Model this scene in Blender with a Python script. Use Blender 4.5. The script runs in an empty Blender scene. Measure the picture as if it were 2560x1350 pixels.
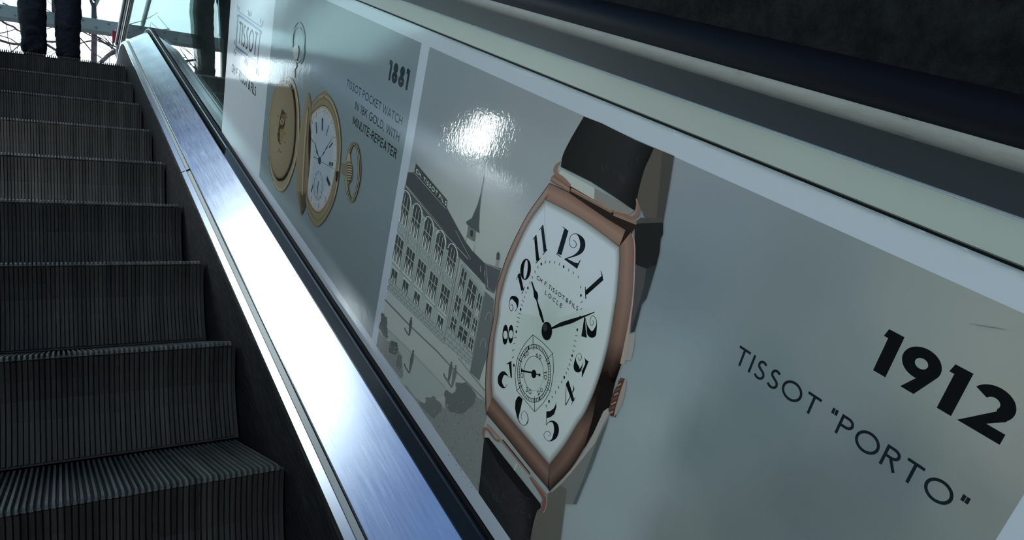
import bpy, bmesh, math, random
from math import sin, cos, pi, radians, sqrt, atan2, hypot
from mathutils import Vector, Matrix

random.seed(7)
S = bpy.context.scene
C = S.collection

# ------------------------------------------------------------------ camera, world, exposure
ZC = 1.6                                   # height of the lens over the lower floor
c30, s30 = cos(radians(30)), sin(radians(30))
# rows: image right / image down / view direction, in escalator axes (across, up the slope, off the slope)
RC = ((0.837315, -0.500292, 0.22048), (-0.016867, -0.426723, -0.904225), (0.54646, 0.753403, -0.36574))
FPX = 1736.13

def wvec(x, s, n):                         # escalator axes -> world direction
    return Vector((x, s * c30 - n * s30, s * s30 + n * c30))

def W(x, s, n):
    v = wvec(x, s, n)
    v.z += ZC
    return v

cam = bpy.data.cameras.new('camera')
cam.sensor_width = 36.0
cam.lens = 36.0 * FPX / 2560.0
cam.clip_start = 0.01
cam_o = bpy.data.objects.new('camera', cam)
C.objects.link(cam_o)
ax = [wvec(*RC[0]), -wvec(*RC[1]), -wvec(*RC[2])]
m = Matrix.Identity(4)
for i in range(3):
    for j in range(3):
        m[i][j] = ax[j][i]
m.translation = Vector((0, 0, ZC))
cam_o.matrix_world = m
S.camera = cam_o

wd = bpy.data.worlds.new('sky')
S.world = wd
wd.use_nodes = True
wd.node_tree.nodes['Background'].inputs[0].default_value = (0.81, 0.955, 1.05, 1)
wd.node_tree.nodes['Background'].inputs[1].default_value = 4.5

S.view_settings.view_transform = 'Standard'
S.view_settings.look = 'None'
S.view_settings.gamma = 1.0
S.view_settings.exposure = 0.0
S.view_settings.use_curve_mapping = False
S.cycles.use_denoising = True
S.cycles.max_bounces = 14
S.cycles.transparent_max_bounces = 16
S.cycles.glossy_bounces = 8

# ------------------------------------------------------------------ helpers
def lin(c):
    c /= 255.0
    return c / 12.92 if c <= 0.04045 else ((c + 0.055) / 1.055) ** 2.4

class MB:
    """collects vertices and faces; build() links them as one mesh object"""
    def __init__(s):
        s.v, s.f, s.c, s.mi = [], [], [], []
    def face(s, pts, cols=None):
        b = len(s.v)
        s.v += [Vector(p) for p in pts]
        s.f.append(list(range(b, b + len(pts))))
        if cols is not None:
            s.c += cols if isinstance(cols, list) else [cols] * len(pts)
    def grid(s, rows, cols=None, close=False):
        b = len(s.v)
        n = len(rows[0])
        for r in rows:
            s.v += [Vector(p) for p in r]
        if cols:
            for r in cols:
                s.c += r
        for i in range(len(rows) - 1):
            for j in range(n if close else n - 1):
                k = (j + 1) % n
                s.f.append([b + i * n + j, b + i * n + k, b + (i + 1) * n + k, b + (i + 1) * n + j])
    def box(s, a, b_):
        x0, y0, z0 = a; x1, y1, z1 = b_
        b = len(s.v)
        s.v += [Vector(p) for p in ((x0,y0,z0),(x1,y0,z0),(x1,y1,z0),(x0,y1,z0),(x0,y0,z1),(x1,y0,z1),(x1,y1,z1),(x0,y1,z1))]
        for f in ((0,3,2,1),(4,5,6,7),(0,1,5,4),(1,2,6,5),(2,3,7,6),(3,0,4,7)):
            s.f.append([b + i for i in f])
    def loft(s, rings, caps=True):             # closed rings of equal length
        b = len(s.v); n = len(rings[0])
        s.grid(rings, None, True)
        if caps:
            s.f.append([b + j for j in range(n)][::-1])
            e = b + (len(rings) - 1) * n
            s.f.append([e + j for j in range(n)])
    def tube(s, pts, rad, sides=6, caps=True):
        rings = []
        pts = [Vector(p) for p in pts]
        for i, p in enumerate(pts):
            d = (pts[min(i + 1, len(pts) - 1)] - pts[max(i - 1, 0)]).normalized()
            u = d.orthogonal().normalized() if i == 0 else (u0 - d * u0.dot(d)).normalized()
            u0 = u
            w = d.cross(u)
            r = rad[i] if isinstance(rad, (list, tuple)) else rad
            rings.append([p + (u * cos(2 * pi * k / sides) + w * sin(2 * pi * k / sides)) * r for k in range(sides)])
        s.loft(rings, caps)
    def build(s, name, mat, parent=None, smooth=False, base=None, fix=True):
        me = bpy.data.meshes.new(name)
        o = bpy.data.objects.new(name, me)
        C.objects.link(o)
        org = Vector((0, 0, 0))
        if parent is not None:
            o.parent = parent
            org = parent.matrix_world.translation.copy() if parent.parent is None else Vector(parent['_org'])
        elif base is not None:
            org = Vector(base)
            o.location = org
        o['_org'] = list(org)
        me.from_pydata([v - org for v in s.v], [], s.f)
        if s.c:
            at = me.color_attributes.new('Col', 'FLOAT_COLOR', 'POINT')
            for i, c in enumerate(s.c):
                at.data[i].color = (c[0], c[1], c[2], 1)
        if fix:
            bm = bmesh.new(); bm.from_mesh(me)
            bmesh.ops.recalc_face_normals(bm, faces=bm.faces)
            bm.to_mesh(me); bm.free()
        if smooth:
            for p in me.polygons:
                p.use_smooth = True
        if isinstance(mat, (list, tuple)):
            for q in mat: me.materials.append(q)
        elif mat:
            me.materials.append(mat)
        return o

def empty(name, loc):
    o = bpy.data.objects.new(name, None)
    o.empty_display_size = 0.1
    C.objects.link(o)
    o.location = loc
    o.matrix_world = Matrix.Translation(Vector(loc))
    o['_org'] = list(loc)
    return o

def tag(o, label=None, cat=None, group=None, kind=None):
    if label: o['label'] = label
    if cat: o['category'] = cat
    if group: o['group'] = group
    if kind: o['kind'] = kind
    return o

# ------------------------------------------------------------------ materials
def mat(name, col, rough=0.5, metal=0.0, spec=0.5, coat=0.0):
    m = bpy.data.materials.new(name)
    m.use_nodes = True
    b = m.node_tree.nodes['Principled BSDF']
    b.inputs['Base Color'].default_value = (*col, 1)
    b.inputs['Roughness'].default_value = rough
    b.inputs['Metallic'].default_value = metal
    b.inputs['Specular IOR Level'].default_value = spec
    b.inputs['Coat Weight'].default_value = coat
    return m

def nd(m, typ, **kw):
    n = m.node_tree.nodes.new(typ)
    for k, v in kw.items():
        setattr(n, k, v)
    return n

def lk(m, a, b):
    m.node_tree.links.new(a, b)

def bsdf(m):
    return m.node_tree.nodes['Principled BSDF']

def slope_coords(m, scale):
    t = nd(m, 'ShaderNodeTexCoord'); mp = nd(m, 'ShaderNodeMapping')
    g = nd(m, 'ShaderNodeNewGeometry')
    rot = nd(m, 'ShaderNodeMapping')
    rot.inputs['Rotation'].default_value = (radians(-30), 0, 0)
    lk(m, g.outputs['Position'], rot.inputs['Vector'])
    mp.inputs['Scale'].default_value = scale
    lk(m, rot.outputs['Vector'], mp.inputs['Vector'])
    return mp.outputs['Vector']

def noise(m, vec, scale, detail=3.0, rough=0.5):
    n = nd(m, 'ShaderNodeTexNoise')
    n.inputs['Scale'].default_value = scale
    n.inputs['Detail'].default_value = detail
    n.inputs['Roughness'].default_value = rough
    if vec is not None: lk(m, vec, n.inputs['Vector'])
    return n.outputs['Fac']

def ramp(m, fac, stops):
    r = nd(m, 'ShaderNodeValToRGB')
    e = r.color_ramp.elements
    e[0].position, e[0].color = stops[0][0], (*stops[0][1], 1)
    e[1].position, e[1].color = stops[-1][0], (*stops[-1][1], 1)
    for p, c in stops[1:-1]:
        x = e.new(p); x.color = (*c, 1)
    lk(m, fac, r.inputs['Fac'])
    return r.outputs['Color']

def bump(m, fac, strength, dist, into='Normal'):
    b = nd(m, 'ShaderNodeBump')
    b.inputs['Strength'].default_value = strength
    b.inputs['Distance'].default_value = dist
    lk(m, fac, b.inputs['Height'])
    lk(m, b.outputs['Normal'], bsdf(m).inputs[into])

def g3(v): return (v, v, v)

# brushed stainless steel: long scratches along the slope
M_steel = mat('brushed_steel', (0.60, 0.635, 0.68), 0.2, 1.0)
v = slope_coords(M_steel, (320, 9, 320))
f = noise(M_steel, v, 1.0, 4)
scr = nd(M_steel, 'ShaderNodeMapping'); scr.inputs['Rotation'].default_value = (0, 0, radians(14)); scr.inputs['Scale'].default_value = (260, 7, 60)
lk(M_steel, slope_coords(M_steel, (1, 1, 1)), scr.inputs['Vector'])
sm = ramp(M_steel, noise(M_steel, scr.outputs['Vector'], 1.0, 2), [(0.66, g3(0.0)), (0.74, g3(0.06))])
rsum = nd(M_steel, 'ShaderNodeMath', operation='ADD')
lk(M_steel, ramp(M_steel, f, [(0.3, g3(0.19)), (0.7, g3(0.25))]), rsum.inputs[0]); lk(M_steel, sm, rsum.inputs[1])
lk(M_steel, rsum.outputs[0], bsdf(M_steel).inputs['Roughness'])
v2 = slope_coords(M_steel, (3, 3, 3))
f2 = noise(M_steel, v2, 2.2, 2)
lk(M_steel, ramp(M_steel, f2, [(0.3, (0.53, 0.56, 0.62)), (0.7, (0.64, 0.68, 0.73))]), bsdf(M_steel).inputs['Base Color'])


M_lip = mat('polished_steel', (0.72, 0.74, 0.74), 0.24, 1.0)
M_trim = mat('satin_aluminium_trim', (0.66, 0.70, 0.64), 0.42, 0.75)
v = slope_coords(M_trim, (6, 2, 6))
lk(M_trim, ramp(M_trim, noise(M_trim, v, 1.0, 3), [(0.3, (0.33, 0.335, 0.30)), (0.7, (0.39, 0.395, 0.355))]), bsdf(M_trim).inputs['Base Color'])

M_clamp = mat('navy_anodised_profile', (0.035, 0.05, 0.075), 0.35, 0.6)
M_black = mat('black_rubber_gasket', (0.005, 0.006, 0.006), 0.6, 0, 0.12)
M_rubber = mat('black_handrail_rubber', (0.005, 0.006, 0.009), 0.5, 0, 0.13)
M_worn = mat('worn_grey_handrail_lip', (0.30, 0.31, 0.29), 0.55)
v = slope_coords(M_worn, (90, 22, 90))
lk(M_worn, ramp(M_worn, noise(M_worn, v, 1.0, 5, 0.7), [(0.20, (0.10, 0.095, 0.08)), (0.36, (0.31, 0.30, 0.265)), (0.7, (0.37, 0.36, 0.315))]), bsdf(M_worn).inputs['Base Color'])
M_guide = mat('dark_handrail_guide', (0.022, 0.029, 0.036), 0.45, 0.2)
M_edge = mat('white_edge_highlight', (0.80, 0.84, 0.93), 0.45)  # white colour stands in for the sky highlight on the edge, with dark chips
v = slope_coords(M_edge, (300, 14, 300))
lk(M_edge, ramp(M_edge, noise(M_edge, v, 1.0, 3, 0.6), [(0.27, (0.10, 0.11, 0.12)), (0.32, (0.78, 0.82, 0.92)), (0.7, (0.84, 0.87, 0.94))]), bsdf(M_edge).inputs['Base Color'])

# skirt with short brush bristles running along the slope
M_skirt = mat('black_skirt_brush', (0.008, 0.009, 0.010), 0.75, 0, 0.25)
v = slope_coords(M_skirt, (40, 25, 420))
f = noise(M_skirt, v, 1.0, 3)
lk(M_skirt, ramp(M_skirt, f, [(0.42, (0.004, 0.0045, 0.005)), (0.75, (0.045, 0.047, 0.048))]), bsdf(M_skirt).inputs['Base Color'])
bump(M_skirt, f, 0.6, 0.002)

def ribs_mat(name, lo, hi, rough, metal):
    m_ = mat(name, lo, rough, metal)
    g = nd(m_, 'ShaderNodeNewGeometry')
    mp = nd(m_, 'ShaderNodeMapping'); mp.inputs['Scale'].default_value = (48, 2.2, 2.2)
    lk(m_, g.outputs['Position'], mp.inputs['Vector'])
    lk(m_, ramp(m_, noise(m_, mp.outputs['Vector'], 1.0, 2), [(0.3, lo), (0.7, hi)]), bsdf(m_).inputs['Base Color'])
    return m_
M_riser = ribs_mat('black_riser', (0.018, 0.019, 0.019), (0.040, 0.041, 0.038), 0.55, 0.0)
M_rib = ribs_mat('dark_riser_rib', (0.012, 0.013, 0.012), (0.062, 0.062, 0.054), 0.55, 0.0)
M_groove = mat('black_tread_groove', (0.012, 0.013, 0.013), 0.6)
M_cleat = ribs_mat('worn_grey_cleat', (0.07, 0.08, 0.074), (0.20, 0.21, 0.19), 0.45, 0.35)

# rough dark wall
M_wall = mat('rough_dark_render', (0.02, 0.024, 0.022), 0.9, 0, 0.2)
g = nd(M_wall, 'ShaderNodeNewGeometry')
f = noise(M_wall, g.outputs['Position'], 26.0, 6, 0.7)
lk(M_wall, ramp(M_wall, f, [(0.38, (0.002, 0.003, 0.0026)), (0.66, (0.015, 0.018, 0.016))]), bsdf(M_wall).inputs['Base Color'])
bump(M_wall, f, 0.9, 0.02)

M_floor = mat('dark_stone_floor', (0.10, 0.10, 0.10), 0.6)
g = nd(M_floor, 'ShaderNodeNewGeometry')
lk(M_floor, ramp(M_floor, noise(M_floor, g.outputs['Position'], 9.0, 5), [(0.3, (0.07, 0.07, 0.072)), (0.7, (0.13, 0.13, 0.13))]), bsdf(M_floor).inputs['Base Color'])
M_beam = mat('grey_painted_beam', (0.055, 0.070, 0.078), 0.6)
M_bolt = mat('dark_bolt', (0.05, 0.055, 0.06), 0.5, 0.5)
M_red = mat('red_sign_plate', (0.32, 0.012, 0.03), 0.5)
M_post = mat('grey_post_paint', (0.26, 0.28, 0.32), 0.5)
M_bark = mat('dark_winter_bark', (0.015, 0.012, 0.016), 0.95, 0, 0.08)
g = nd(M_bark, 'ShaderNodeNewGeometry')
f = noise(M_bark, g.outputs['Position'], 14.0, 5)
lk(M_bark, ramp(M_bark, f, [(0.3, (0.010, 0.008, 0.011)), (0.7, (0.024, 0.020, 0.024))]), bsdf(M_bark).inputs['Base Color'])
bump(M_bark, f, 0.6, 0.02)

def glass_mat(name, tint, f0=0.04):
    m_ = bpy.data.materials.new(name); m_.use_nodes = True
    nt = m_.node_tree; nt.nodes.remove(nt.nodes['Principled BSDF'])
    lw = nd(m_, 'ShaderNodeLayerWeight'); lw.inputs['Blend'].default_value = 0.5
    p = nd(m_, 'ShaderNodeMath', operation='POWER'); p.inputs[1].default_value = 5.0
    lk(m_, lw.outputs['Facing'], p.inputs[0])
    a = nd(m_, 'ShaderNodeMath', operation='MULTIPLY_ADD'); a.inputs[1].default_value = 1 - f0; a.inputs[2].default_value = f0
    lk(m_, p.outputs[0], a.inputs[0])
    t = nd(m_, 'ShaderNodeBsdfTransparent'); t.inputs[0].default_value = (*tint, 1)
    gl = nd(m_, 'ShaderNodeBsdfGlossy'); gl.inputs['Roughness'].default_value = 0.0
    mx = nd(m_, 'ShaderNodeMixShader')
    lk(m_, a.outputs[0], mx.inputs[0]); lk(m_, t.outputs[0], mx.inputs[1]); lk(m_, gl.outputs[0], mx.inputs[2])
    lk(m_, mx.outputs[0], nt.nodes['Material Output'].inputs[0])
    return m_
M_glass = glass_mat('clear_balustrade_glass', (0.90, 0.96, 0.94))
M_cyan = glass_mat('cyan_tinted_canopy_glass', (0.64, 0.735, 0.735))

M_roof = bpy.data.materials.new('blue_translucent_roof_sheet'); M_roof.use_nodes = True
nt = M_roof.node_tree; nt.nodes.remove(nt.nodes['Principled BSDF'])
tr = nd(M_roof, 'ShaderNodeBsdfTranslucent'); tr.inputs[0].default_value = (0.20, 0.265, 0.38, 1)
df = nd(M_roof, 'ShaderNodeBsdfDiffuse'); df.inputs[0].default_value = (0.40, 0.45, 0.52, 1)
ad = nd(M_roof, 'ShaderNodeMixShader'); ad.inputs[0].default_value = 0.12
lk(M_roof, tr.outputs[0], ad.inputs[1]); lk(M_roof, df.outputs[0], ad.inputs[2])
lk(M_roof, ad.outputs[0], nt.nodes['Material Output'].inputs[0])

# glossy printed film: colour from the print, orange-peel surface
M_print = mat('glossy_printed_film', (0.5, 0.5, 0.5), 0.06, 0, 0.5)
at = nd(M_print, 'ShaderNodeAttribute', attribute_name='Col')
lk(M_print, at.outputs['Color'], bsdf(M_print).inputs['Base Color'])
v = slope_coords(M_print, (1, 1, 0.55))
f = noise(M_print, v, 240.0, 2, 0.5)
f_b = noise(M_print, v, 9.0, 2, 0.5)
mxn = nd(M_print, 'ShaderNodeMath', operation='MULTIPLY_ADD'); mxn.inputs[1].default_value = 3.0
lk(M_print, f_b, mxn.inputs[0]); lk(M_print, f, mxn.inputs[2])
bump(M_print, mxn.outputs[0], 0.12, 0.001)
M_filmedge = mat('white_film_edge', (0.7, 0.72, 0.72), 0.4)

M_jeans = mat('dark_navy_denim', (0.012, 0.017, 0.028), 0.85, 0, 0.2)
g = nd(M_jeans, 'ShaderNodeTexCoord')
f = noise(M_jeans, g.outputs['Object'], 60.0, 4)
lk(M_jeans, ramp(M_jeans, f, [(0.3, (0.004, 0.006, 0.010)), (0.7, (0.012, 0.017, 0.026))]), bsdf(M_jeans).inputs['Base Color'])
M_jacket = mat('black_jacket_cloth', (0.015, 0.016, 0.02), 0.8)
M_skin = mat('skin', (0.50, 0.32, 0.24), 0.5)
M_hair = mat('dark_brown_hair', (0.03, 0.02, 0.015), 0.6)
M_shoe = mat('black_leather_shoe', (0.008, 0.008, 0.008), 0.5, 0, 0.15)
M_sole = mat('dark_rubber_sole', (0.03, 0.03, 0.03), 0.7)
M_housing = mat('grey_flare_housing', (0.25, 0.26, 0.26), 0.4, 0.8)
M_flare = bpy.data.materials.new('added_flare_diffuser'); M_flare.use_nodes = True  # glowing face of the added lamp that makes the film flare
b = bsdf(M_flare)
b.inputs['Emission Color'].default_value = (0.9, 1.0, 0.97, 1); b.inputs['Emission Strength'].default_value = 60.0

# ------------------------------------------------------------------ slope path with the level landing on top
N0 = -0.9031                               # line of the step noses
S_T = 4.95                                 # where the incline starts to level out
R_T = 1.0
y_T, z_T = S_T * c30 - N0 * s30, S_T * s30 + N0 * c30 + ZC
Y_END = 7.15
def path(s_from, y_end=Y_END, arc=8):
    """frames (y, z, angle) of the nose line from s_from up to the landing end"""
    fr = [(s_from * c30 - N0 * s30, s_from * s30 + N0 * c30 + ZC, radians(30))]
    n = 6
    for i in range(1, n + 1):
        s = s_from + (S_T - s_from) * i / n
        fr.append((s * c30 - N0 * s30, s * s30 + N0 * c30 + ZC, radians(30)))
    for i in range(1, arc + 1):
        a = radians(30) * (1 - i / arc)
        fr.append((y_T + R_T * (s30 - sin(a)), z_T + R_T * (cos(a) - c30), a))
    if y_end > fr[-1][0]:
        fr.append((y_end, fr[-1][1], 0.0))
    return fr
Z_L = z_T + R_T * (1 - c30)                # landing level
def at(fr, x, n):
    y, z, a = fr
    h = n - N0
    return Vector((x, y - h * sin(a), z + h * cos(a)))

XC = -0.0525                               # centre line of the steps
def sweep(profile, s_from, y_end=Y_END, mirror=False):
    mb = MB()
    pr = [((2 * XC - x) if mirror else x, n) for x, n in profile]
    mb.loft([[at(fr, x, n) for x, n in pr] for fr in path(s_from, y_end)])
    return mb

# ------------------------------------------------------------------ the setting
def struct(mb, name, m_, **k):
    return tag(mb.build(name, m_, **k), kind='structure')

mb = MB(); mb.box((-3.2, -4.2, -0.2), (2.4, 0.6, 0.0)); struct(mb, 'floor', M_floor)
mb = MB(); mb.box((-6, 5.84, Z_L - 0.35), (6, 70, Z_L - 0.004)); struct(mb, 'floor_landing', M_floor)
mb = MB(); mb.box((0.98, -4.2, -0.2), (1.2, 9.2, ZC + 5.6)); struct(mb, 'wall_right', M_wall)
mb = MB()
mb.loft([[at(fr, x, n) for x, n in ((-1.55, -2.2), (-1.32, -2.2), (-1.32, -0.43), (-1.55, -0.43))] for fr in path(-3.2, 7.0)])
struct(mb, 'wall_left', M_wall)
mb = MB(); mb.box((-1.55, -4.45, -0.2), (1.2, -4.2, ZC + 4.1)); struct(mb, 'wall_back', M_wall)
mb = MB()                                  # added unseen baffle above the open left strip, limits side light on the film
mb.loft([[Vector((x, fr[0], z)) for x, z in ((-2.6, fr[1] + 0.88), (-2.4, fr[1] + 0.88), (-2.4, max(fr[1] + 0.93, ZC + 4.19)), (-2.6, max(fr[1] + 0.93, ZC + 4.19)))] for fr in path(-3.6, 5.6)])
struct(mb, 'added_upper_baffle', M_wall)
# pit under the moving steps
mb = MB()
mb.loft([[at(fr, x, n) for x, n in ((-0.62, -1.5), (0.52, -1.5), (0.52, -1.42), (-0.62, -1.42))] for fr in path(-1.6, 5.8)])
struct(mb, 'floor_pit', M_groove)
# roof over the lower flight: translucent sheets, each a part of the ceiling
zr = ZC + 4.2
mb = MB()
for x in (-2.4, -0.5, 0.5):
    mb.box((x - 0.04, -4.4, zr + 0.02), (x + 0.04, 3.1 + (x + 1.55) / 0.5 if x > -1.6 else 3.0, zr + 0.12))
ceil = struct(mb, 'ceiling', M_beam)
def roof_end(y):                           # the roof ends along a slanted line across the flight
    return -2.6 if y < 3.0 or y > 5.25 else -1.3 + (y - 3.1) * 0.72
for y0, y1 in [(-4.4 + i * 0.94, -4.4 + i * 0.94 + 0.935) for i in range(8)] + [(3.12, 3.83), (3.835, 4.54), (4.545, 5.25), (5.255, 6.22), (6.225, 7.19)]:
    mb = MB(); mb.loft([[(roof_end(y0 + (.01 if y0 > 5.25 else 0)), y0, z), (1.6, y0, z), (1.6, y1, z), (roof_end(y1 if 3 < y0 < 5.25 else y0 + .01), y1, z)] for z in (zr - 0.012, zr + 0.012)])
    mb.build('roof_sheet', M_roof, ceil)

# ------------------------------------------------------------------ glass canopy and its edge beam above the landing
can = empty('glass_canopy', (0, 10.4, zr - 0.2))
tag(can, 'cyan tinted glass canopy held by the grey bolted beam over the landing', 'canopy')
for i in range(6):
    mb = MB(); mb.box((-6 + i * 2 + 0.01, 7.2, zr - 0.006), (-6 + i * 2 + 1.99, 10.5, zr + 0.006)); mb.build('glass_pane', M_cyan, can)
for i in range(7):
    mb = MB(); mb.box((-6 + i * 2 - 0.02, 7.15, zr + 0.008), (-6 + i * 2 + 0.02, 10.5, zr + 0.07)); mb.build('glazing_bar', M_beam, can)
YB = 10.4
mb = MB(); mb.box((-9, YB, zr - 0.165), (9, YB + 0.14, zr - 0.01)); beam = mb.build('edge_beam', M_beam, can)
mb = MB()
for i in range(110):
    x = -8.0 + i * 0.146
    z = zr - 0.05 if i % 2 else zr - 0.125
    mb.tube([(x, YB + 0.002, z), (x, YB - 0.012, z)], 0.012, 6)
tag(mb.build('bolts', M_bolt, beam), kind='stuff')
for x in (-8.8, 8.8):
    mb = MB(); mb.box((x - 0.08, YB, Z_L - 0.004), (x + 0.08, YB + 0.14, zr - 0.165)); mb.build('column', M_beam, can)

# ------------------------------------------------------------------ escalator steps
X0, X1 = -0.457, 0.352
PITCH = 0.00975
NCL = int((X1 - X0) / PITCH)
RISE = 0.23
def riser_y(t): return 0.012 + 0.022 * sin(pi * min(1, t)) * 1.0      # t: 0 top .. 1 bottom, set back behind the nose
# shared meshes, local to a nose point (0,0,0): x across, y inwards, z up
def cleat_mb(x):
    w0, w1 = 0.0029, 0.0020
    h = 0.011
    secs = [(0.000, -0.010, -0.004), (0.004, -0.012, -0.001), (0.014, -0.012, 0.0), (0.392, -0.012, 0.0)]
    mb = MB()
    mb.loft([[(x - w0, y, zb), (x + w0, y, zb), (x + w1, y, zt), (x - w1, y, zt)] for y, zb, zt in secs])
    return mb
def rib_mb(x):
    mb = MB(); rings = []
    for i in range(6):
        t = i / 5
        z = -0.013 - t * (RISE - 0.02)
        y = riser_y(t)
        rings.append([(x - 0.0044, y + 0.004, z), (x - 0.0036, y - 0.005, z), (x + 0.0036, y - 0.005, z), (x + 0.0044, y + 0.004, z)])
    mb.loft(rings)
    return mb
def merge(fn, xs):
    mb = MB()
    for x in xs:
        q = fn(x); b_ = len(mb.v)
        mb.v += q.v; mb.f += [[b_ + i for i in f_] for f_ in q.f]
    return mb
def raw_mesh(mb, name, m_):
    me = bpy.data.meshes.new(name)
    me.from_pydata(mb.v, [], mb.f)
    bm = bmesh.new(); bm.from_mesh(me); bmesh.ops.recalc_face_normals(bm, faces=bm.faces); bm.to_mesh(me); bm.free()
    me.materials.append(m_)
    return me
xs = [X0 + PITCH * (i + 0.5) for i in range(NCL)]
me_cleat = raw_mesh(cleat_mb(0), 'cleat', M_cleat)
me_rib = raw_mesh(rib_mb(0), 'riser_rib', M_rib)
me_cleats = raw_mesh(merge(cleat_mb, xs), 'tread_cleats', M_cleat)
me_ribs = raw_mesh(merge(rib_mb, xs), 'riser_ribs', M_rib)
mb = MB(); mb.box((X0, 0.022, -0.03), (X1, 0.398, -0.0105)); me_tread = raw_mesh(mb, 'tread_base', M_groove)
mb = MB()
mb.loft([[(X0, riser_y(i / 8), -0.011 - i / 8 * (RISE - 0.012)), (X1, riser_y(i / 8), -0.011 - i / 8 * (RISE - 0.012)),
          (X1, riser_y(i / 8) + 0.012, -0.011 - i / 8 * (RISE - 0.012)), (X0, riser_y(i / 8) + 0.012, -0.011 - i / 8 * (RISE - 0.012))] for i in range(9)])
me_riser = raw_mesh(mb, 'riser_panel', M_riser)
def inst(name, me, parent, loc=(0, 0, 0)):
    o = bpy.data.objects.new(name, me); C.objects.link(o); o.parent = parent; o.location = loc
    return o
words = {-1: 'dark ribbed escalator step just below the nearest one, mostly under the bottom edge',
         0: 'nearest dark ribbed escalator step, its lit cleated tread across the bottom left',
         1: 'dark ribbed escalator step, second up from the nearest, with bright worn front edge',
         2: 'dark ribbed escalator step, third up from the nearest',
         3: 'dark ribbed escalator step, fourth up from the nearest',
         4: 'dark ribbed escalator step, fifth up, halfway between the nearest and the top one',
         5: 'dark ribbed escalator step, fourth down from the topmost visible edge',
         6: 'dark ribbed escalator step, third down from the topmost visible edge',
         7: 'dark ribbed escalator step, second down from the topmost visible edge',
         8: 'topmost visible ribbed escalator step, its toothed edge against the bright sky',
         9: 'levelling escalator step hidden right behind the topmost toothed edge',
         10: 'level escalator step under the shoes of the standing person'}
def nose(k):
    s = 1.0447 + 0.46 * k + (0.02 if k == 8 else 0)
    if k <= 8:
        p = W(0, s, N0)
        return (p.y, p.z)
    y8, z8 = nose(8)
    return (y8 + 0.4 * (k - 8), z8 + (0.125 if k == 9 else Z_L - z8))
for k in range(-1, 11):
    y, z = nose(k)
    e = tag(empty('escalator_step', (0, y, z)), words[k], 'step', 'escalator steps going up')
    inst('tread_base', me_tread, e)
    inst('riser_panel', me_riser, e)
    if k in (0, 1):
        for x in xs:
            inst('cleat', me_cleat, e, (x, 0, 0))
            inst('riser_rib', me_rib, e, (x, 0, 0))
    else:
        tag(inst('tread_cleats', me_cleats, e), kind='stuff')
        tag(inst('riser_ribs', me_ribs, e), kind='stuff')
# comb plate on the landing
cp = empty('comb_plate', (XC, nose(10)[0] + 0.39, Z_L - 0.01))
tag(cp, 'ribbed metal comb plate on the landing behind the standing person', 'comb plate')
mb = MB(); mb.box((X0, nose(10)[0] + 0.44, Z_L - 0.03), (X1, nose(10)[0] + 0.8, Z_L + 0.006)); mb.build('plate', M_lip, cp)
mb = MB()
for x in xs:
    mb.box((x + PITCH / 2 - 0.002, nose(10)[0] + 0.385, Z_L - 0.008), (x + PITCH / 2 + 0.002, nose(10)[0] + 0.445, Z_L + 0.004))
tag(mb.build('comb_teeth', M_lip, cp), kind='stuff')

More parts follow.
